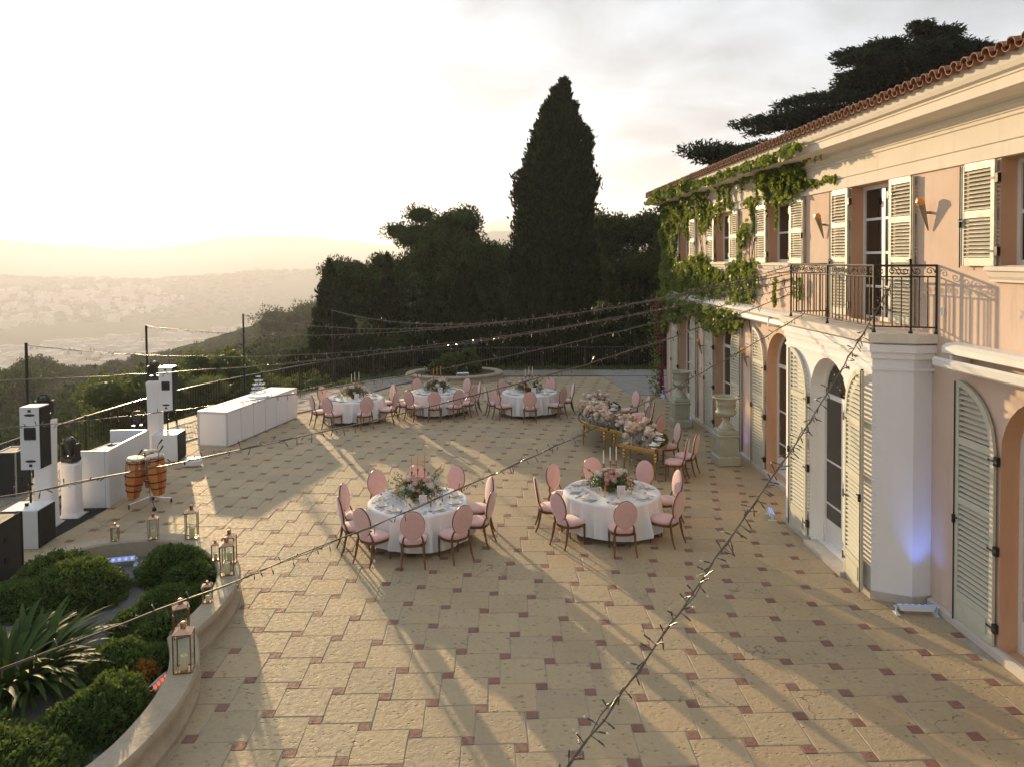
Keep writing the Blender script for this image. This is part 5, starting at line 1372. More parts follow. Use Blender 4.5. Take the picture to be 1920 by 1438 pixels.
for k, a in enumerate((3.8, 5.6, 1.7)): MB().tube([(0, 0, .60), (.18*cos(a), .18*sin(a), .62)], .012, 6).obj('drum_arm', MAT['chrome'], cs)
def mic(x, y, z, a, lb):
    t = thing('clip_microphone', lb, 'microphone', (x, y, z), a); MB().tube([(0, 0, -.12), (.0, .01, .05), (.03, 0, .10)], .006, 6).obj('gooseneck', MAT['hinge'], t); MB().tube([(.02, 0, .085), (.10, 0, .19)], [.012, .021], 8).obj('head', MAT['black'], t)
mic(-7.76, 16.62, 1.12, .8, 'black clip microphone on the left conga drum'); mic(-7.30, 16.62, 1.20, .9, 'black clip microphone on the right conga drum'); mic(-7.60, 17.25, 1.20, .5, 'black clip microphone on the rear conga drum')
fg = thing('fog_machine', 'small white and grey machine on the floor between drums and bar', 'machine', (-7.98, 20.18, 0), .15)
MB().box(0, 0, .11, .46, .36, .20, bev=.05).obj('body', MAT['white_box'], fg); MB().box(.06, -.01, .20, .24, .27, .03, bev=.01).obj('top_panel', MAT['panel_edge'], fg); MB().box(-.16, -.182, .12, .05, .012, .05).obj('switch', MAT['black'], fg)
def led_bar(x, y, z, rz, tilt, lens, label, n=6, light=None, L=.5):
    t = thing('led_bar', label, 'stage light', (x, y, z), rz, 'white LED light bars')
    Mt = Matrix.Translation((0, 0, .115)) @ Matrix.Rotation(tilt, 4, 'X')
    b = MB(); b.add([(-L/2, -.045, .03), (L/2, -.045, .03), (L/2, .045, .03), (-L/2, .045, .03), (-L/2+.05, -.03, -.06), (L/2-.05, -.03, -.06), (L/2-.05, .03, -.06), (-L/2+.05, .03, -.06)], [(0, 1, 2, 3), (7, 6, 5, 4), (0, 4, 5, 1), (1, 5, 6, 2), (2, 6, 7, 3), (3, 7, 4, 0)])
    b.xf(Mt).obj('housing', MAT['ledbody'], t)
    lm = MB().lathe([(.022, 0), (.02, .006), (.001, .008)], 12).mesh('lens', MAT[lens])
    for k in range(n):
        p = Mt @ Vector((-L/2+.05+(L-.1)*k/(n-1), 0, .031)); link('lens', lm, t, p, (tilt, 0, 0))
    for s in (-1, 1): MB().box(s*(L/2+.012), 0, .06, .012, .05, .13).obj('bracket', MAT['ledbody'], t); MB().box(s*(L/2+.0), 0, .008, .06, .16, .014).obj('foot', MAT['ledbody'], t); MB().lathe([(.016, 0), (.016, .02), (.002, .021)], 8).xf(Matrix.Translation((s*(L/2+.02), 0, .115)) @ Matrix.Rotation(s*pi/2, 4, 'Y')).obj('knob', MAT['ledbody'], t)
    return t
MAT['ledbody'] = mk('led_housing', (.66, .74, .80), rough=.4, scale=5)
led_bar(6.33, 11.12, .0, -.14, -.35, 'led_dim', 'white LED bar with blue lenses at the foot of the white bay', L=.56)
led_bar(6.46, 20.15, .0, pi/2-.2, .3, 'led_dim', 'white LED bar on the ground behind the nearer urn', L=.4)
led_bar(6.42, 24.6, .0, pi/2-.2, .3, 'led_dim', 'white LED bar on the ground beside the farther urn', L=.4)
led_bar(5.72, 15.45, .0, pi/2-.2, .3, 'led_dim', 'white LED bar at the foot of the bay shutter', L=.4)
led_bar(-6.55, 13.28, .10, .25, .9, 'led_blue', 'LED bar with five glowing blue lenses in the gravel below the lanterns', 5, L=.5)
led_bar(-4.18, 9.25, .10, 1.45, 1.1, 'led_red', 'pale blue LED bar with red lenses leaning on the planter wall', L=.5)
led_bar(-1.35, 33.35, .255, .1, .5, 'ledbody', 'small white LED bar on the rim of the far planter', L=.5)
led_bar(6.5, 28.9, .0, pi/2, .3, 'led_dim', 'white LED bar by the far corner of the villa', L=.4)
def wash(x, y, z, tx, ty, tz, col, e, ang=55):
    l = bpy.data.lights.new('led_beam', 'SPOT'); l.energy = e; l.color = col; l.spot_size = radians(ang); l.spot_blend = 1.0; l.shadow_soft_size = .05
    o = link('led_beam', l, None, (x, y, z)); o.rotation_euler = (Vector((tx, ty, tz))-Vector((x, y, z))).to_track_quat('-Z', 'Y').to_euler(); return o
wash(6.40, 10.98, .18, 6.60, 11.40, 1.20, (.12, .25, 1.0), 20, 50)
wash(6.42, 20.1, .18, 6.75, 20.0, .8, (.35, .2, 1.0), 4, 70)
# street-style lamp beyond the far railing
la = thing('garden_lamp', 'small glass garden lamp on a post behind the far planter', 'lamp', (-.88, 36.2, 0)); MB().tube([(0, 0, 0), (0, 0, 1.0)], .03, 8).obj('post', MAT['iron'], la)
MB().tube([(0, 0, 1.0), (0, 0, 1.02), (0, 0, 1.34)], [.05, .07, .14], 6).obj('glass', MAT['amber_lamp'] if 'amber_lamp' in MAT else MAT['glass'], la); MB().tube([(0, 0, 1.34), (0, 0, 1.37), (0, 0, 1.45)], [.17, .15, .02], 6).obj('cap', MAT['iron'], la)
# cables on the mat
cb = MB(); rr = random.Random(8)
for k in range(5):
    P = [(-9.6+rr.uniform(-.2, .2), 15.2+.25*j+rr.uniform(-.1, .1), .02) for j in range(9)]; cb.tube(catmull(P, 4), .006, 5)
tag(cb.obj('power_cables', MAT['hinge']), 'loose black power cables on the floor mat by the columns', 'cable')

# ------------------------------------------------------------------ trees
def tree(name, label, base, trunk, clumps, mat, L, W, dens, seed, group=None, jit=.8, flat=.7, core=.62, limbs=True, up=.25, cat='tree'):
    """trunk: list of (x,y,z,r); clumps: list of (center, (rx,ry,rz)) in world coordinates"""
    t = thing(name, label, cat, base, 0, group); g = np.random.default_rng(seed); tm_ = MB()
    tm_.tube([p[:3] for p in trunk], [p[3] for p in trunk], 8)
    tp = Vector(trunk[-1][:3])
    if limbs:
        for c, r in clumps:
            s = Vector(trunk[len(trunk)//2][:3]).lerp(tp, g.uniform(0, 1)); e = Vector(c); m_ = s.lerp(e, .5)+Vector((0, 0, -.12*(e-s).length))
            tm_.tube([s, m_, e], [trunk[-1][3]*.7, trunk[-1][3]*.45, .02], 5)
    wpart(tm_.obj('trunk', MAT['bark'], smooth=True), t)
    Q = []; cm = MB()
    for k, (c, r) in enumerate(clumps):
        r = np.array(r, float); n = int(dens*(r[0]*r[1]+r[1]*r[2]+r[0]*r[2])*4)
        d = nrm(g.normal(size=(n, 3))); rad = g.uniform(0, 1, n)**.33
        off = np.array([mnoise.noise(Vector(v)*2.6+Vector((k*7.3, seed, 0))) for v in d.tolist()])
        C = np.array(c)+d*r*(rad*(1+.30*off))[:, None]
        Q.append(leaves(C, d+np.array([0, 0, up]), L, W, jit, g))
        if core: cm.ell(c, tuple(r*core), 9, 6)
    if cm.v: stuff(wpart(cm.obj('blocking_core', MAT[mat], smooth=True), t))  # solid ellipsoids added inside the crown to stop light passing through
    stuff(wpart(link('crown', quads('crown', np.concatenate(Q), MAT[mat])), t))
    return t
# tall cypress
def cypress(label, x, y, z0, h, rmax, seed, n, L=.34, W=.13, prof=None, group=None, mat='cypress', lean=0., rough=1.0):
    t = thing('cypress', label, 'tree', (x, y, z0), 0, group); g = np.random.default_rng(seed)
    prof = prof or (lambda f: min(1, (f+.05)*2.2)**.5*(1-max(0, f-.38)/.62)**.78 if f < 1 else 0)
    wpart(MB().tube([(x, y, z0-.5), (x, y, z0+h*.3), (x+.1, y, z0+h*.8)], [rmax*.16, rmax*.13, .03], 8).obj('trunk', MAT['bark']), t)
    f = g.uniform(0, 1, n*3); p = np.array([prof(v) for v in f]); keep = g.uniform(0, 1, n*3) < p+.05; f, p = f[keep][:n], p[keep][:n]; m = len(f)
    a = g.uniform(0, 2*pi, m)
    nz = np.array([mnoise.noise(Vector((cos(q)*2.2*r_+seed, sin(q)*2.2*r_, v*h*.42))) for q, r_, v in zip(a, p, f)])
    nz2 = np.array([mnoise.noise(Vector((cos(q)*6*r_+seed*2, sin(q)*6*r_, v*h*1.3))) for q, r_, v in zip(a, p, f)])
    rad = rmax*p*(1+rough*(.16*nz+.13*nz2))*(1-.28*g.uniform(0, 1, m)**2)+.10*rough*np.maximum(nz2, 0)
    spr = g.uniform(0, 1, m) < .10; rad = np.where(spr, rad*g.uniform(1.02, 1.10, m)+.08, rad); lx = lean*f**2
    C = np.stack([x+lx+rad*np.cos(a), y+rad*np.sin(a), z0+h*f*(1+.0*nz)+.2*nz2], 1)
    D = np.stack([np.cos(a)*.55, np.sin(a)*.55, np.full(m, 1.0)], 1)
    Q = leaves(C, D, L, W, .45, g); stuff(wpart(link('crown', quads('crown', Q, MAT[mat])), t))
    V = [(rmax*.72*prof(k/16)+.01, h*k/16) for k in range(17)]; lm_ = MB().lathe(V, 14); lm_.v = [(x+v[0]+lean*(v[2]/h)**2, y+v[1], z0+v[2]) for v in lm_.v]
    wpart(lm_.obj('blocking_core', MAT[mat], smooth=True), t); return t  # added solid core, keeps light from showing through the crown
def bigprof(f):
    pts = [(0, .88), (.2, .98), (.35, 1.0), (.5, .99), (.65, .92), (.735, .82), (.825, .66), (.88, .48), (.92, .34), (.96, .19), (1.0, .03)]
    for (a, b), (c, d_) in zip(pts[:-1], pts[1:]):
        if f <= c: return b+(d_-b)*(f-a)/(c-a)
    return 0
cypress('giant dark cypress towering behind the far railing', 3.15, 41.0, -1.5, 16.5, 2.16, 3, 42000, .34, .13, bigprof, lean=.75, rough=1.5)
def smallprof(f): return min(1, f*5+.45)*(1-f**1.7)**.9
for k, (x, y, h, r, lb) in enumerate(((-9.2, 43, 8.6, 1.9, 'slim cypress at the left end of the dark tree group'), (-8.3, 42.2, 7.3, 1.6, 'shorter cypress leaning right of the leftmost one'), (-6.1, 44.5, 9.0, 1.05, 'slim cypress standing under the umbrella pine'),
                                      (-3.6, 42.5, 7.4, 2.0, 'broad conical cypress left of the giant one'), (-1.6, 43, 8.4, 1.6, 'conical cypress next to the giant one'), (.2, 42.2, 6.8, 1.4, 'low conical cypress touching the giant one on its left'))):
    cypress(lb, x, y, -3.2, h, r, 20+k, 6500, .34, .13, (lambda f: max(0, 1-f)**.80*.98+.02) if k < 2 else smallprof, 'cypresses behind the far railing')
def ring_clumps(cx, cy, cz, rx, ry, n, r, seed, zj=.6):
    g = random.Random(seed); out = []
    for k in range(n):
        a = g.uniform(0, 2*pi); q = g.random()**.5; out.append(((cx+rx*q*cos(a), cy+ry*q*sin(a), cz+g.uniform(-zj, zj)-.5*q*q), (r*g.uniform(.75, 1.3), r*g.uniform(.75, 1.3), r*g.uniform(.62, .98))))
    return out
tree('umbrella_pine', 'umbrella pine with a raised crown behind the far railing', (-3.6, 49, -4), [(-3.6, 49, -4, .35), (-3.8, 49, 2, .28), (-3.5, 49, 6, .22)], ring_clumps(-3.7, 49, 7.5, 3.0, 2.4, 24, 1.05, 4, .9)+ring_clumps(-4.0, 48.5, 5.0, 3.2, 2.0, 16, 1.1, 54, 1.0), 'pine', .26, .09, 46, 4, 'pines behind the far railing')
tree('umbrella_pine', 'leaning pine spreading left over the valley', (-7.2, 47.5, -4), [(-6.6, 47.5, -4, .32), (-7.0, 47.5, 1.5, .25), (-8.2, 47.5, 4.0, .18)], ring_clumps(-8.2, 47.5, 4.5, 2.0, 1.9, 26, .95, 5, 1.2)+ring_clumps(-7.6, 47.5, 2.2, 1.7, 1.6, 6, .8, 25, .8), 'pine', .24, .09, 46, 5, 'pines behind the far railing')
tree('dark_pine', 'dense pine filling the gap left of the giant cypress', (-1.2, 48, -4), [(-1.2, 48, -4, .3), (-1.2, 48, 3, .2)], ring_clumps(-2.3, 47.5, 5.7, 3.0, 2.0, 14, 1.15, 6, .8)+ring_clumps(-2.6, 46.5, 3.2, 3.6, 1.6, 18, 1.15, 7, 1.2)+ring_clumps(-3.4, 45.5, .8, 4.6, 1.4, 22, 1.2, 67, 1.2), 'pine', .28, .10, 40, 6, 'pines behind the far railing')
tree('holm_oak', 'low holm oak beside the giant cypress on its left', (.4, 46.5, -4), [(.4, 46.5, -4, .3), (.4, 46.5, 3, .2)], ring_clumps(.5, 46.5, 4.4, 1.8, 1.6, 14, 1.1, 8, 1.0)+ring_clumps(.2, 45.5, 2.0, 2.4, 1.2, 12, 1.2, 88, 1.0), 'oak', .28, .12, 38, 8, 'oaks behind the far railing')
tree('holm_oak', 'rounded oak rising between the giant cypress and the villa', (7.3, 48, -3), [(7.3, 48, -3, .35), (7.3, 48, 4, .25)], ring_clumps(7.4, 48, 7.0, 2.2, 1.8, 16, 1.25, 9, 1.1)+ring_clumps(9.6, 47, 7.0, 1.3, 1.5, 8, 1.1, 10, .9)+ring_clumps(8.2, 47.3, 4.8, 2.6, 1.5, 14, 1.3, 60, 1.0), 'oak', .28, .13, 38, 9, 'oaks behind the far railing')
tree('olive_tree', 'broad feathery tree between the giant cypress and the villa', (7.8, 43.5, -2.5), [(7.8, 43.5, -2.5, .3), (7.8, 43.5, 2, .22)], ring_clumps(8.0, 43.2, 4.1, 2.3, 1.7, 14, 1.2, 11, 1.0)+ring_clumps(7.6, 42.6, 1.6, 2.8, 1.4, 20, 1.2, 12, 1.2), 'oak', .24, .075, 46, 11, 'oaks behind the far railing')
tree('hedge_tree', 'dark undergrowth tree behind the back railing under the pines', (-4.5, 41, -2.5), [(-4.5, 41, -2.5, .25), (-4.5, 41, 0, .2)], ring_clumps(-6.5, 40.8, .3, 3.6, .9, 22, 1.05, 13, 1.1)+ring_clumps(-9.4, 40.5, -1.0, 2.0, 1.0, 12, 1.1, 63, .9)+ring_clumps(-.5, 40.2, .4, 3.0, .7, 12, 1.0, 14, .8), 'cypress', .3, .12, 34, 13)
tree('hedge_tree', 'dark undergrowth tree behind the back railing by the villa', (7.5, 39.8, -2), [(7.5, 39.8, -2, .2), (7.5, 39.8, .5, .15)], ring_clumps(6.2, 39.8, .7, 2.6, .6, 12, 1.0, 15, .8)+ring_clumps(10.2, 39.8, .9, 2.4, .7, 11, 1.1, 16, .9), 'cypress', .3, .12, 34, 15)
tree('hedge_tree', 'dark tree rising behind the far corner of the villa', (12, 42, -2), [(12, 42, -2, .3), (12, 42, 4, .2)], ring_clumps(11.3, 41.5, 4.6, 1.6, 1.4, 10, 1.3, 17, 2.2)+ring_clumps(12.2, 42, 8.0, 1.4, 1.4, 6, 1.1, 18, .8), 'oak', .3, .13, 30, 17)
# cedar behind the villa: tiers of flat boughs
def cedar():
    cx, cy, z0 = 20.6, 37.5, -1.5; t = thing('cedar', 'wide dark cedar with flat tiered boughs rising behind the villa roof', 'tree', (cx, cy, z0)); g = np.random.default_rng(44); r = random.Random(44)
    tr = MB().tube([(cx, cy, z0), (cx+.1, cy, 7), (cx+.4, cy, 12), (cx+.6, cy, 15.8)], [.65, .5, .3, .06], 9); Q = []
    for k in range(130):
        f = k/129; z = 7.2+8.6*f; a = r.uniform(0, 2*pi); reach = (3.0+6.2*(1-f)**.8)*r.uniform(.62, 1.05)
        if cos(a) < -.25 and z < 12.2: reach *= 1.12
        rise = r.uniform(.02, .24)*reach; x0 = cx+.4*f; n = 9; P = []
        for j in range(n+1):
            s = j/n; P.append(np.array([x0+reach*s*cos(a), cy+reach*s*sin(a)*.8, z+rise*s+.55*sin(s*pi)*.6-.35*s*s*reach*.12]))
        tr.tube(P, [.11*(1-.85*j/n)+.012 for j in range(n+1)], 5)
        for j in range(2, n+1):
            s = j/n; wd = (.38+.19*reach*(1-abs(s-.62)))*.72; m = int(200*wd)
            ang = a+g.choice([-1, 1], m)*g.uniform(.3, 1.1, m); ln = g.uniform(0, 1, m)**.7*wd*1.3
            C = P[j]+np.stack([np.cos(ang)*ln, np.sin(ang)*ln*.8, .05+g.normal(size=m)*.09-.10*ln], 1)+g.normal(size=(m, 3))*.05
            D = np.stack([np.cos(ang), np.sin(ang), g.uniform(.0, .5, m)], 1); Q.append(leaves(C, D, .30, .085, .45, g))
    wpart(tr.obj('trunk', MAT['bark'], smooth=True), t); stuff(wpart(link('crown', quads('crown', np.concatenate(Q), MAT['cedar'])), t))
cedar()
tree('cedar', 'second low dark cedar showing above the far end of the roof', (13.5, 38, -1.5), [(13.5, 38, -1.5, .5), (13.5, 38, 8, .3)], [((10.6+.9*k+random.uniform(-.4, .4), 37.5+random.uniform(-1, 1), 10.3+.26*k+random.uniform(-.7, .8)), (1.5, 1.3, .45)) for k in range(12)]+[((11.0+.8*k, 37.5, 8.8+random.uniform(-.6, .6)), (1.3, 1.2, .6)) for k in range(10)], 'cedar', .30, .085, 60, 45, core=.45)
# broadleaf trees and a fan palm below the left railing
tree('broadleaf_tree', 'leafy tree below the railing behind the booth', (-15.5, 34, -8), [(-15.5, 34, -8, .3), (-15.4, 34, -2.5, .2)], ring_clumps(-15.2, 34, -.9, 2.4, 2.0, 18, .95, 31, 1.2)+ring_clumps(-16.4, 33, -2.8, 2.6, 1.8, 14, 1.05, 32, 1.0), 'broad', .24, .11, 42, 31, 'leafy trees below the left railing')
tree('broadleaf_tree', 'leafy tree below the railing behind the tall far column', (-12.7, 37, -8), [(-12.7, 37, -8, .3), (-12.7, 37, -2, .2)], ring_clumps(-12.9, 37, -.2, 2.0, 1.8, 13, .85, 33, 1.1)+ring_clumps(-13.0, 36.5, -2.4, 2.6, 1.8, 14, 1.1, 34, .9), 'broad', .24, .11, 42, 33, 'leafy trees below the left railing')
tree('broadleaf_tree', 'dark leafy tree below the railing left of the booth', (-17.5, 28, -9), [(-17.5, 28, -9, .3), (-17.3, 28, -4, .2)], ring_clumps(-16.2, 28.5, -3.2, 2.6, 2.2, 18, 1.1, 35, 1.2)+ring_clumps(-14.4, 28, -2.4, 1.6, 1.6, 8, .9, 36, .8), 'broad', .22, .10, 42, 35, 'leafy trees below the left railing')
tree('broadleaf_tree', 'leafy shrub tree below the railing behind the champagne bar', (-10.9, 34.5, -5), [(-10.9, 34.5, -5, .2), (-10.9, 34.5, -1.5, .15)], ring_clumps(-10.6, 35, -.9, 1.5, 1.4, 10, .9, 37, .8)+ring_clumps(-9.0, 36.5, -.9, 1.6, 1.2, 9, .9, 38, .7), 'broad', .22, .10, 42, 37, 'leafy trees below the left railing')
pm = thing('fan_palm', 'fan palm just beyond the railing behind the far speaker', 'palm', (-11.6, 31.2, -3)); MB().tube([(0, 0, -1), (0, 0, 2.6)], [.16, .13], 8).obj('trunk', MAT['bark'], pm)
def fan():
    m = MB(); n = 17
    m.tube([(0, 0, 0), (.35, 0, .03), (.7, 0, 0)], .012, 5)
    for k in range(n):
        a = radians(-115+230*k/(n-1)); L = .62*(1-.18*abs(a)/2); c, s = cos(a), sin(a); b = (.7, 0, 0); w = .04
        m.add([b, (.7+L*.6*c-w*s, L*.6*s+w*c, .02), (.7+L*c, L*s, -.06), (.7+L*.6*c+w*s, L*.6*s-w*c, .02)], [(0, 1, 2, 3)])
    return m.mesh('frond', MAT['palm'], fix=False)
fm = fan(); rr = random.Random(9)
for k in range(34):
    e = rr.uniform(-.5, 1.35); link('frond', fm, pm, (0, 0, 2.6), (rr.uniform(-.3, .3), -e, 2*pi*k*.381), rr.uniform(.85, 1.15))

# pines on the slope below (one by one) and wooded ridge (one mass)
def canopy_mesh(seed, n=2700):
    g = np.random.default_rng(seed); Q = []
    for k in range(9):
        a = g.uniform(0, 2*pi); q = g.uniform(0, 1)**.5*.62; c = np.array([q*cos(a), q*sin(a), .55+g.uniform(-.12, .14)-.18*q]); d = nrm(g.normal(size=(n//9, 3)))
        C = c+d*np.array([.40, .40, .25])*g.uniform(.6, 1.05, n//9)[:, None]; Q.append(leaves(C, d+np.array([0, 0, .3]), .085, .045, .7, g))
    return quads('crown', np.concatenate(Q), MAT['pine'])
CAN = [canopy_mesh(s) for s in (1, 2, 3, 4)]
CORE = MB().ell((0, 0, .48), (.62, .62, .17), 12, 6).mesh('blocking_core', MAT['pine'], smooth=True)  # solid filler added inside each pine crown to block light
TRK = MB().tube([(0, 0, -.6), (0, 0, .5)], [.045, .03], 6).mesh('trunk', MAT['bark'])
SKYL = ((0, 672), (200, 660), (330, 655), (420, 652), (500, 622), (560, 600), (590, 578), (700, 540))
def too_high(x, y, z):                               # keeps the view over the valley open
    u = 923+1425*x/y; v = 487+(CAM_H-z)/y*1425
    for (a, b), (c, d_) in zip(SKYL[:-1], SKYL[1:]):
        if a <= u <= c: return v < b+(d_-b)*(u-a)/(c-a)
    return u < 0 and v < 672
rr = random.Random(77); pts = []
for k in range(6000):
    d = rr.uniform(70, 300); u = rr.uniform(-.70, -.30); x, y = u*d, d
    if x > -.30*d or (d < 160 and u > -.42): continue
    s = edge_x(y)-x
    if s > 165 or s < 16 or too_high(x, y, ground_z(x, y)+8.5): continue
    if all((x-a)**2+(y-b)**2 > (3.4+.011*d)**2 for a, b in pts): pts.append((x, y))
    if len(pts) >= 299: break
for k, (x, y) in enumerate(pts):
    sz = rr.uniform(4.2, 7.0); h = rr.uniform(.9, 1.35)
    d = sqrt(x*x+y*y)
    t = thing('stone_pine', 'dark umbrella pine in the wooded slope below the left railing', 'tree', (x, y, ground_z(x, y)), rr.uniform(0, 6), 'pines on the slope below')
    for nm, me in (('crown', CAN[k % 4]), ('blocking_core', CORE), ('trunk', TRK)):
        o = link(nm, me, t, (0, 0, 2.2*h), None, (sz*.9, sz*.9, sz*h*.95))
        if nm == 'crown': stuff(o)
# wooded ridge: one mass of crowns on the hillside
V = []; F = []; g = np.random.default_rng(9); src = [(np.array([v.co[:] for v in CAN[q].vertices]).reshape(-1, 4, 3)[::6]*1.0) for q in range(4)]
Q = []; core = MB(); n = 0
for k in range(20000):
    y = g.uniform(170, 560); x = -5-g.uniform(8, 160)
    s = -5-x
    if x/y > -.17 or x/y < -.50: continue
    if y < 260 and x/y < -.30: continue
    sz = g.uniform(4, 8); z = ground_z(x, y)+g.uniform(0.5, 3)
    if too_high(x, y, z-1.5): continue
    Q.append(src[k % 4]*np.array([sz, sz, sz*1.0])+np.array([x, y, z])); core.ell((x, y, z+.45*sz), (sz*.42, sz*.42, sz*.20), 7, 4); n += 1
    if n >= 1150: break
Q = np.concatenate(Q)
rw = stuff(tag(link('ridge_wood', quads('ridge_wood', Q, MAT['oak'])), 'wooded ridge sloping down from the dark trees to the valley', 'wood'))
o = stuff(core.obj('wood_core', MAT['oak'], rw, smooth=True, fix=False))  # solid cores added inside the ridge crowns to block light

# scrub covering the slope between the trees
g = np.random.default_rng(19); C = []
while len(C) < 42000:
    d = 24*(330/24)**g.random(); u = g.uniform(-.85, -.05); x, y = u*d, d+8
    s_ = edge_x(y)-x
    if s_ < 1.5 or s_ > 230: continue
    z = ground_z(x, y); hh = (1.0+.9*mnoise.noise(Vector((x*.12, y*.12, 4))))*(1.3 if s_ > 5 else .5)
    zz = z+abs(g.normal())*hh*.8
    if too_high(x, y, zz): continue
    C.append((x, y, zz, d))
C = np.array(C); sz = .30+.0045*C[:, 3]; n = len(C)
D = nrm(np.tile([0, 0, .6], (n, 1))+g.normal(size=(n, 3))*.7); S_ = nrm(np.cross(D, g.normal(size=(n, 3)))); l_ = (sz*g.uniform(.6, 1.3, n))[:, None]
Qs = np.stack([C[:, :3]-D*l_*.5, C[:, :3]+S_*l_*.3, C[:, :3]+D*l_*.5, C[:, :3]-S_*l_*.3], 1)
stuff(tag(link('slope_scrub', quads('slope_scrub', Qs, MAT['scrub'])), 'green scrub covering the slope below the railing', 'scrub'))

# ------------------------------------------------------------------ ivy and bougainvillea on the villa
CORNER = [(29.35, 7.75), (27.3, 7.85), (23.2, 7.72), (22.36, 7.6), (22.46, 7.34), (23.8, 7.30), (25.4, 7.25), (26.6, 6.83), (27.2, 6.17), (27.6, 5.48), (26.7, 5.15), (23.6, 5.40), (22.9, 5.04), (21.6, 4.84), (21.4, 4.41), (22.8, 4.20), (28.2, 4.11), (29.0, 2.5), (29.5, 2.5), (29.45, 5.18), (29.4, 6.7)]
EAVE = [(22.36, 7.6), (19.6, 7.60), (17.8, 7.62), (16.0, 7.58), (14.6, 7.56), (14.6, 7.46), (15.8, 7.38), (16.2, 7.12), (16.0, 6.89), (16.6, 6.74), (17.5, 6.56), (18.4, 6.76), (18.5, 7.09), (18.4, 7.35), (20.0, 7.42), (20.6, 7.34), (21.6, 7.44)]
TEND = [(16.2, 6.95), (14.6, 6.97), (14.6, 6.91), (15.6, 6.82), (16.0, 6.85)]
MIDC = [(19.95, 6.91), (18.93, 6.86), (19.07, 6.51), (19.95, 6.31), (19.65, 5.94), (20.45, 5.55), (20.26, 5.23), (19.07, 5.19), (19.07, 5.09), (19.65, 4.74), (19.21, 4.45), (19.64, 4.13), (21.26, 4.20), (21.62, 4.95), (20.5, 5.29), (20.35, 5.97), (19.6, 6.3), (19.5, 6.48)]
WINT = [(23.8, 7.4), (23.16, 6.99), (20.92, 6.83), (21.09, 6.74), (22.76, 6.82), (22.96, 6.51), (24.02, 6.07), (24.47, 6.65), (26.47, 6.82), (26.2, 6.94), (24.02, 6.87), (24.13, 7.24)]
BELOW = [(28.9, 2.98), (28.2, 3.95), (25.45, 3.95), (23.81, 3.95), (21.99, 3.93), (19.64, 3.90), (20.26, 3.52), (22.37, 3.16), (23.38, 3.36), (24.96, 3.55), (27.05, 3.05)]
def inpoly(y, z, P):
    c = False; j = len(P)-1
    for i in range(len(P)):
        if (P[i][1] > z) != (P[j][1] > z) and y < (P[j][0]-P[i][0])*(z-P[i][1])/(P[j][1]-P[i][1])+P[i][0]: c = not c
        j = i
    return c
ivy = thing('ivy', 'green climbing ivy over the far end and eaves of the villa', 'ivy', (6.6, 24, 0)); g = np.random.default_rng(61); C = []
def xface(z): return 6.72 if z < 7.2 else (6.58 if z < 7.4 else 6.12)
for P, dens, thick in ((CORNER, 620, .30), (EAVE, 620, .26), (TEND, 900, .06), (MIDC, 460, .16), (WINT, 440, .12), (BELOW, 480, .38)):
    ys, zs = [p[0] for p in P], [p[1] for p in P]; A = (max(ys)-min(ys))*(max(zs)-min(zs))
    for k in range(int(A*dens)):
        y, z = g.uniform(min(ys), max(ys)), g.uniform(min(zs), max(zs))
        jy, jz = y+g.normal()*.10, z+g.normal()*.08
        if inpoly(jy, jz, P):
            nn = mnoise.noise(Vector((y*1.6, z*1.6, 0)))
            if nn < -.18 and g.random() < .75: continue
            dx = .02+thick*g.random()*max(.15, .55+nn)
            xf_ = 6.44 if (3.8 < z < 4.15 and 15.5 < y < 28.7) else xface(z)
            C.append((xf_-dx, y, z))
for k in range(26):                                  # hanging tendrils
    y = g.uniform(15, 27); z = g.choice([7.35, 6.75, 4.9]); L = g.uniform(.3, .9)
    for q in range(int(L*40)): C.append((xface(z)-.05-.05*g.random(), y+.12*sin(q*.11+k)+g.normal()*.02, z-L*q/(L*40)))
C = np.array(C); n = len(C); D = np.tile([-.55, 0, -.75], (n, 1))
stuff(wpart(link('leaves', quads('leaves', leaves(C, D, .15, .12, .55, g), MAT['ivy'])), ivy))
sm = MB()
for k in range(9):
    y0 = g.uniform(19, 28.8); P = [(6.72, y0, .1 if y0 > 28 else 3.4)]
    for q in range(7): P.append((6.715, P[-1][1]+g.normal()*.25, P[-1][2]+(7.2-P[0][2])/7))
    sm.tube(catmull(P, 4), .014, 5)
sm.tube(catmull([(6.715, 19.3, 4.2), (6.715, 19.6, 5.0), (6.715, 19.3, 6.0), (6.715, 19.5, 6.9)], 5), .015, 5)
wpart(sm.obj('stems', MAT['bark']), ivy)
bg = thing('bougainvillea', 'crimson bougainvillea climbing the far corner of the villa', 'climber', (6.65, 29.5, 0)); m = 650; f = g.uniform(0, 1, m)
C = np.stack([6.62-.13*np.abs(g.normal(size=m))*(.5+f), 29.45+.12*g.normal(size=m), .1+3.9*f], 1); C = C[np.array([mnoise.noise(Vector((1, 1, z*1.7))) > -.35 for z in C[:, 2]])]
stuff(wpart(link('bracts', quads('bracts', leaves(C, np.tile([-.6, 0, .2], (len(C), 1)), .10, .08, .8, g), MAT['bougain'])), bg))
wpart(MB().tube([(6.68, 29.45, 0), (6.62, 29.5, 1.5), (6.66, 29.42, 3.2), (6.6, 29.5, 4.0)], .02, 6).obj('stem', MAT['bark']), bg)
wk = 700; C = np.stack([6.5-.2*np.abs(g.normal(size=wk)), 29.4+.1*g.normal(size=wk), 3.9*g.uniform(0, 1, wk)], 1); stuff(wpart(link('leaves', quads('leaves', leaves(C, np.tile([-.5, 0, -.3], (wk, 1)), .10, .07, .8, g), MAT['ivy'])), bg))

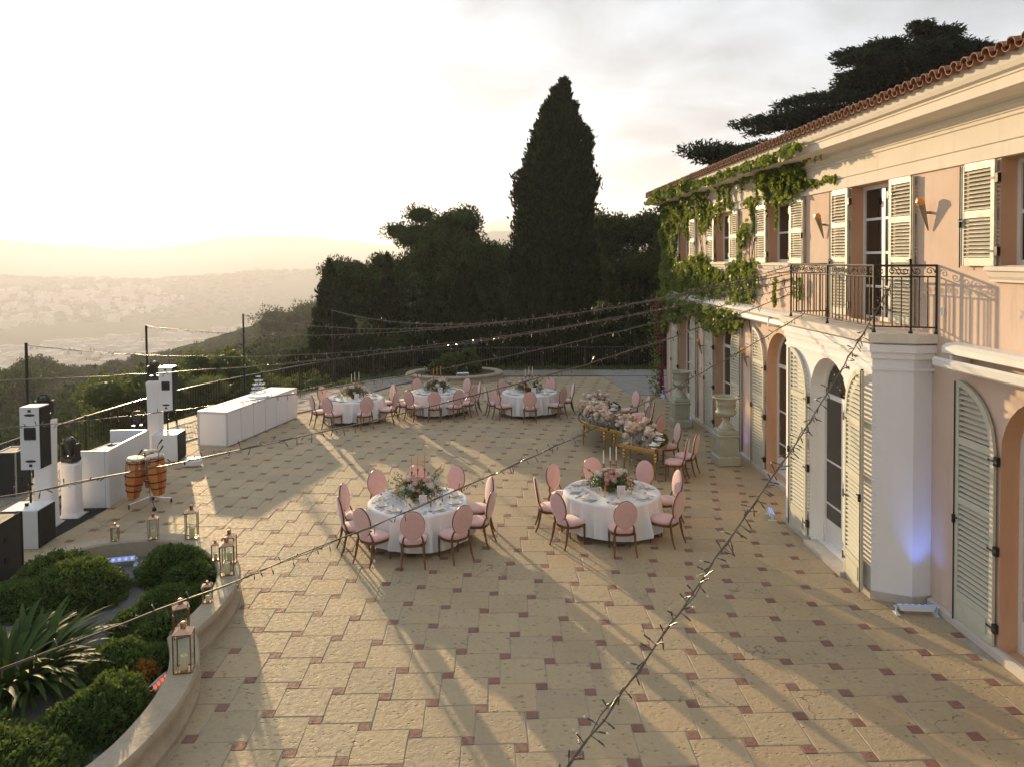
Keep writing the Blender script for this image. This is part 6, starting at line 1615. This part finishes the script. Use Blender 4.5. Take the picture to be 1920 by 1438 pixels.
# ------------------------------------------------------------------ town in the valley
def house_mesh(w, d, h, gable):
    m = MB(); m.box(0, 0, h/2-3, w, d, h+6); a, b = w/2+.6, d/2+.6
    wm = m.mesh('town_house', MAT['town_wall']); wm.materials.append(MAT['town_roof'])
    r = MB(); rh = 2.4 if gable else .8
    if gable: r.add([(-a, -b, h), (a, -b, h), (a, b, h), (-a, b, h), (-a, 0, h+rh), (a, 0, h+rh)], [(0, 1, 5, 4), (2, 3, 4, 5), (0, 4, 3), (1, 2, 5)])
    else: r.box(0, 0, h+rh/2, w+.8, d+.8, rh); r.box(w*.2, 0, h+1.5, w*.3, d*.4, 2.4)
    m2 = MB(); m2.add(m.v, m.f); nb = len(m2.f); m2.add(r.v, r.f)
    k = int(h/3.0)
    fl_n = len(m2.f)
    me = m2.mesh('town_house', MAT['town_wall']); me.materials.append(MAT['town_roof'])
    if gable:
        for p in me.polygons:
            if p.index >= nb: p.material_index = 1
    return me
HM = [house_mesh(13, 10, 6, True), house_mesh(17, 11, 7, True), house_mesh(22, 13, 16, False), house_mesh(30, 14, 19, False), house_mesh(12, 12, 6, True), house_mesh(38, 15, 24, False)]
rr = random.Random(55); cand = []
for k in range(9000):
    d = 850*(2900/850)**rr.random(); u = rr.uniform(-.76, -.16); x, y = u*d, d; z = ground_z(x, y)
    if z > -70 and d < 2500: continue
    if mnoise.noise(Vector((x*.0022, y*.0022, 1.5)))+.25*mnoise.noise(Vector((x*.008, y*.008, 2.5))) < -.12: continue
    cand.append((x, y, z))
    if len(cand) > 2100: break
cand.sort(key=lambda p: p[0]**2+p[1]**2)
for (x, y, z) in cand[:300]:
    big_ = rr.random() < .35; me = HM[rr.choice((2, 3, 5))] if big_ else HM[rr.choice((0, 1, 4))]
    tag(link('town_house', me, None, (x, y, z), (0, 0, rr.uniform(0, pi)), rr.uniform(.6, .95)), 'pale building of the hazy town in the valley', 'house', 'town houses in the valley')
tw = MB(); mi = []
for (x, y, z) in cand[300:]:
    me = HM[rr.choice((0, 1, 4, 2, 3, 5))]; a = rr.uniform(0, pi); s = rr.uniform(.55, .9); c, n_ = cos(a)*s, sin(a)*s
    tw.add([(x+v.co.x*c-v.co.y*n_, y+v.co.x*n_+v.co.y*c, z+v.co.z*s) for v in me.vertices], [tuple(p.vertices) for p in me.polygons]); mi += [p.material_index for p in me.polygons]
o = tw.obj('town_mass', MAT['town_wall'], fix=False); o.data.materials.append(MAT['town_roof']); o.data.polygons.foreach_set('material_index', mi)
stuff(tag(o, 'hazy mass of small buildings across the valley floor', 'town'))
g = np.random.default_rng(12); vt = MB(); n = 0
for k in range(20000):
    d = 330*(3100/330)**g.random(); u = g.uniform(-.78, -.14); x, y = u*d, d; z = ground_z(x, y)
    if d > 700 and mnoise.noise(Vector((x*.0030, y*.0030, 9.5))) < -.15: continue
    s = g.uniform(5, 11)*(1+d/5000); vt.ell((x, y, z+s*.3), (s, s*g.uniform(.6, 1.5), s*.55), 6, 4); n += 1
    if n > 8500: break
stuff(tag(vt.obj('valley_trees', MAT['pine'], smooth=True, fix=False), 'tree cover between the buildings of the valley', 'wood'))

# ------------------------------------------------------------------ haze
hz = MB().box(0, 0, 37.5, 14400, 14400, 385).obj('haze')
t = NT('haze_air'); v = t.n.new('ShaderNodeVolumePrincipled'); v.inputs['Color'].default_value = (.86, .88, .97, 1); v.inputs['Density'].default_value = .00034; v.inputs['Anisotropy'].default_value = .33
t.t.links.new(v.outputs[0], t.out.inputs['Volume']); hz.data.materials.append(t.m); stuff(hz)
hz['label'] = 'golden evening haze over the valley'
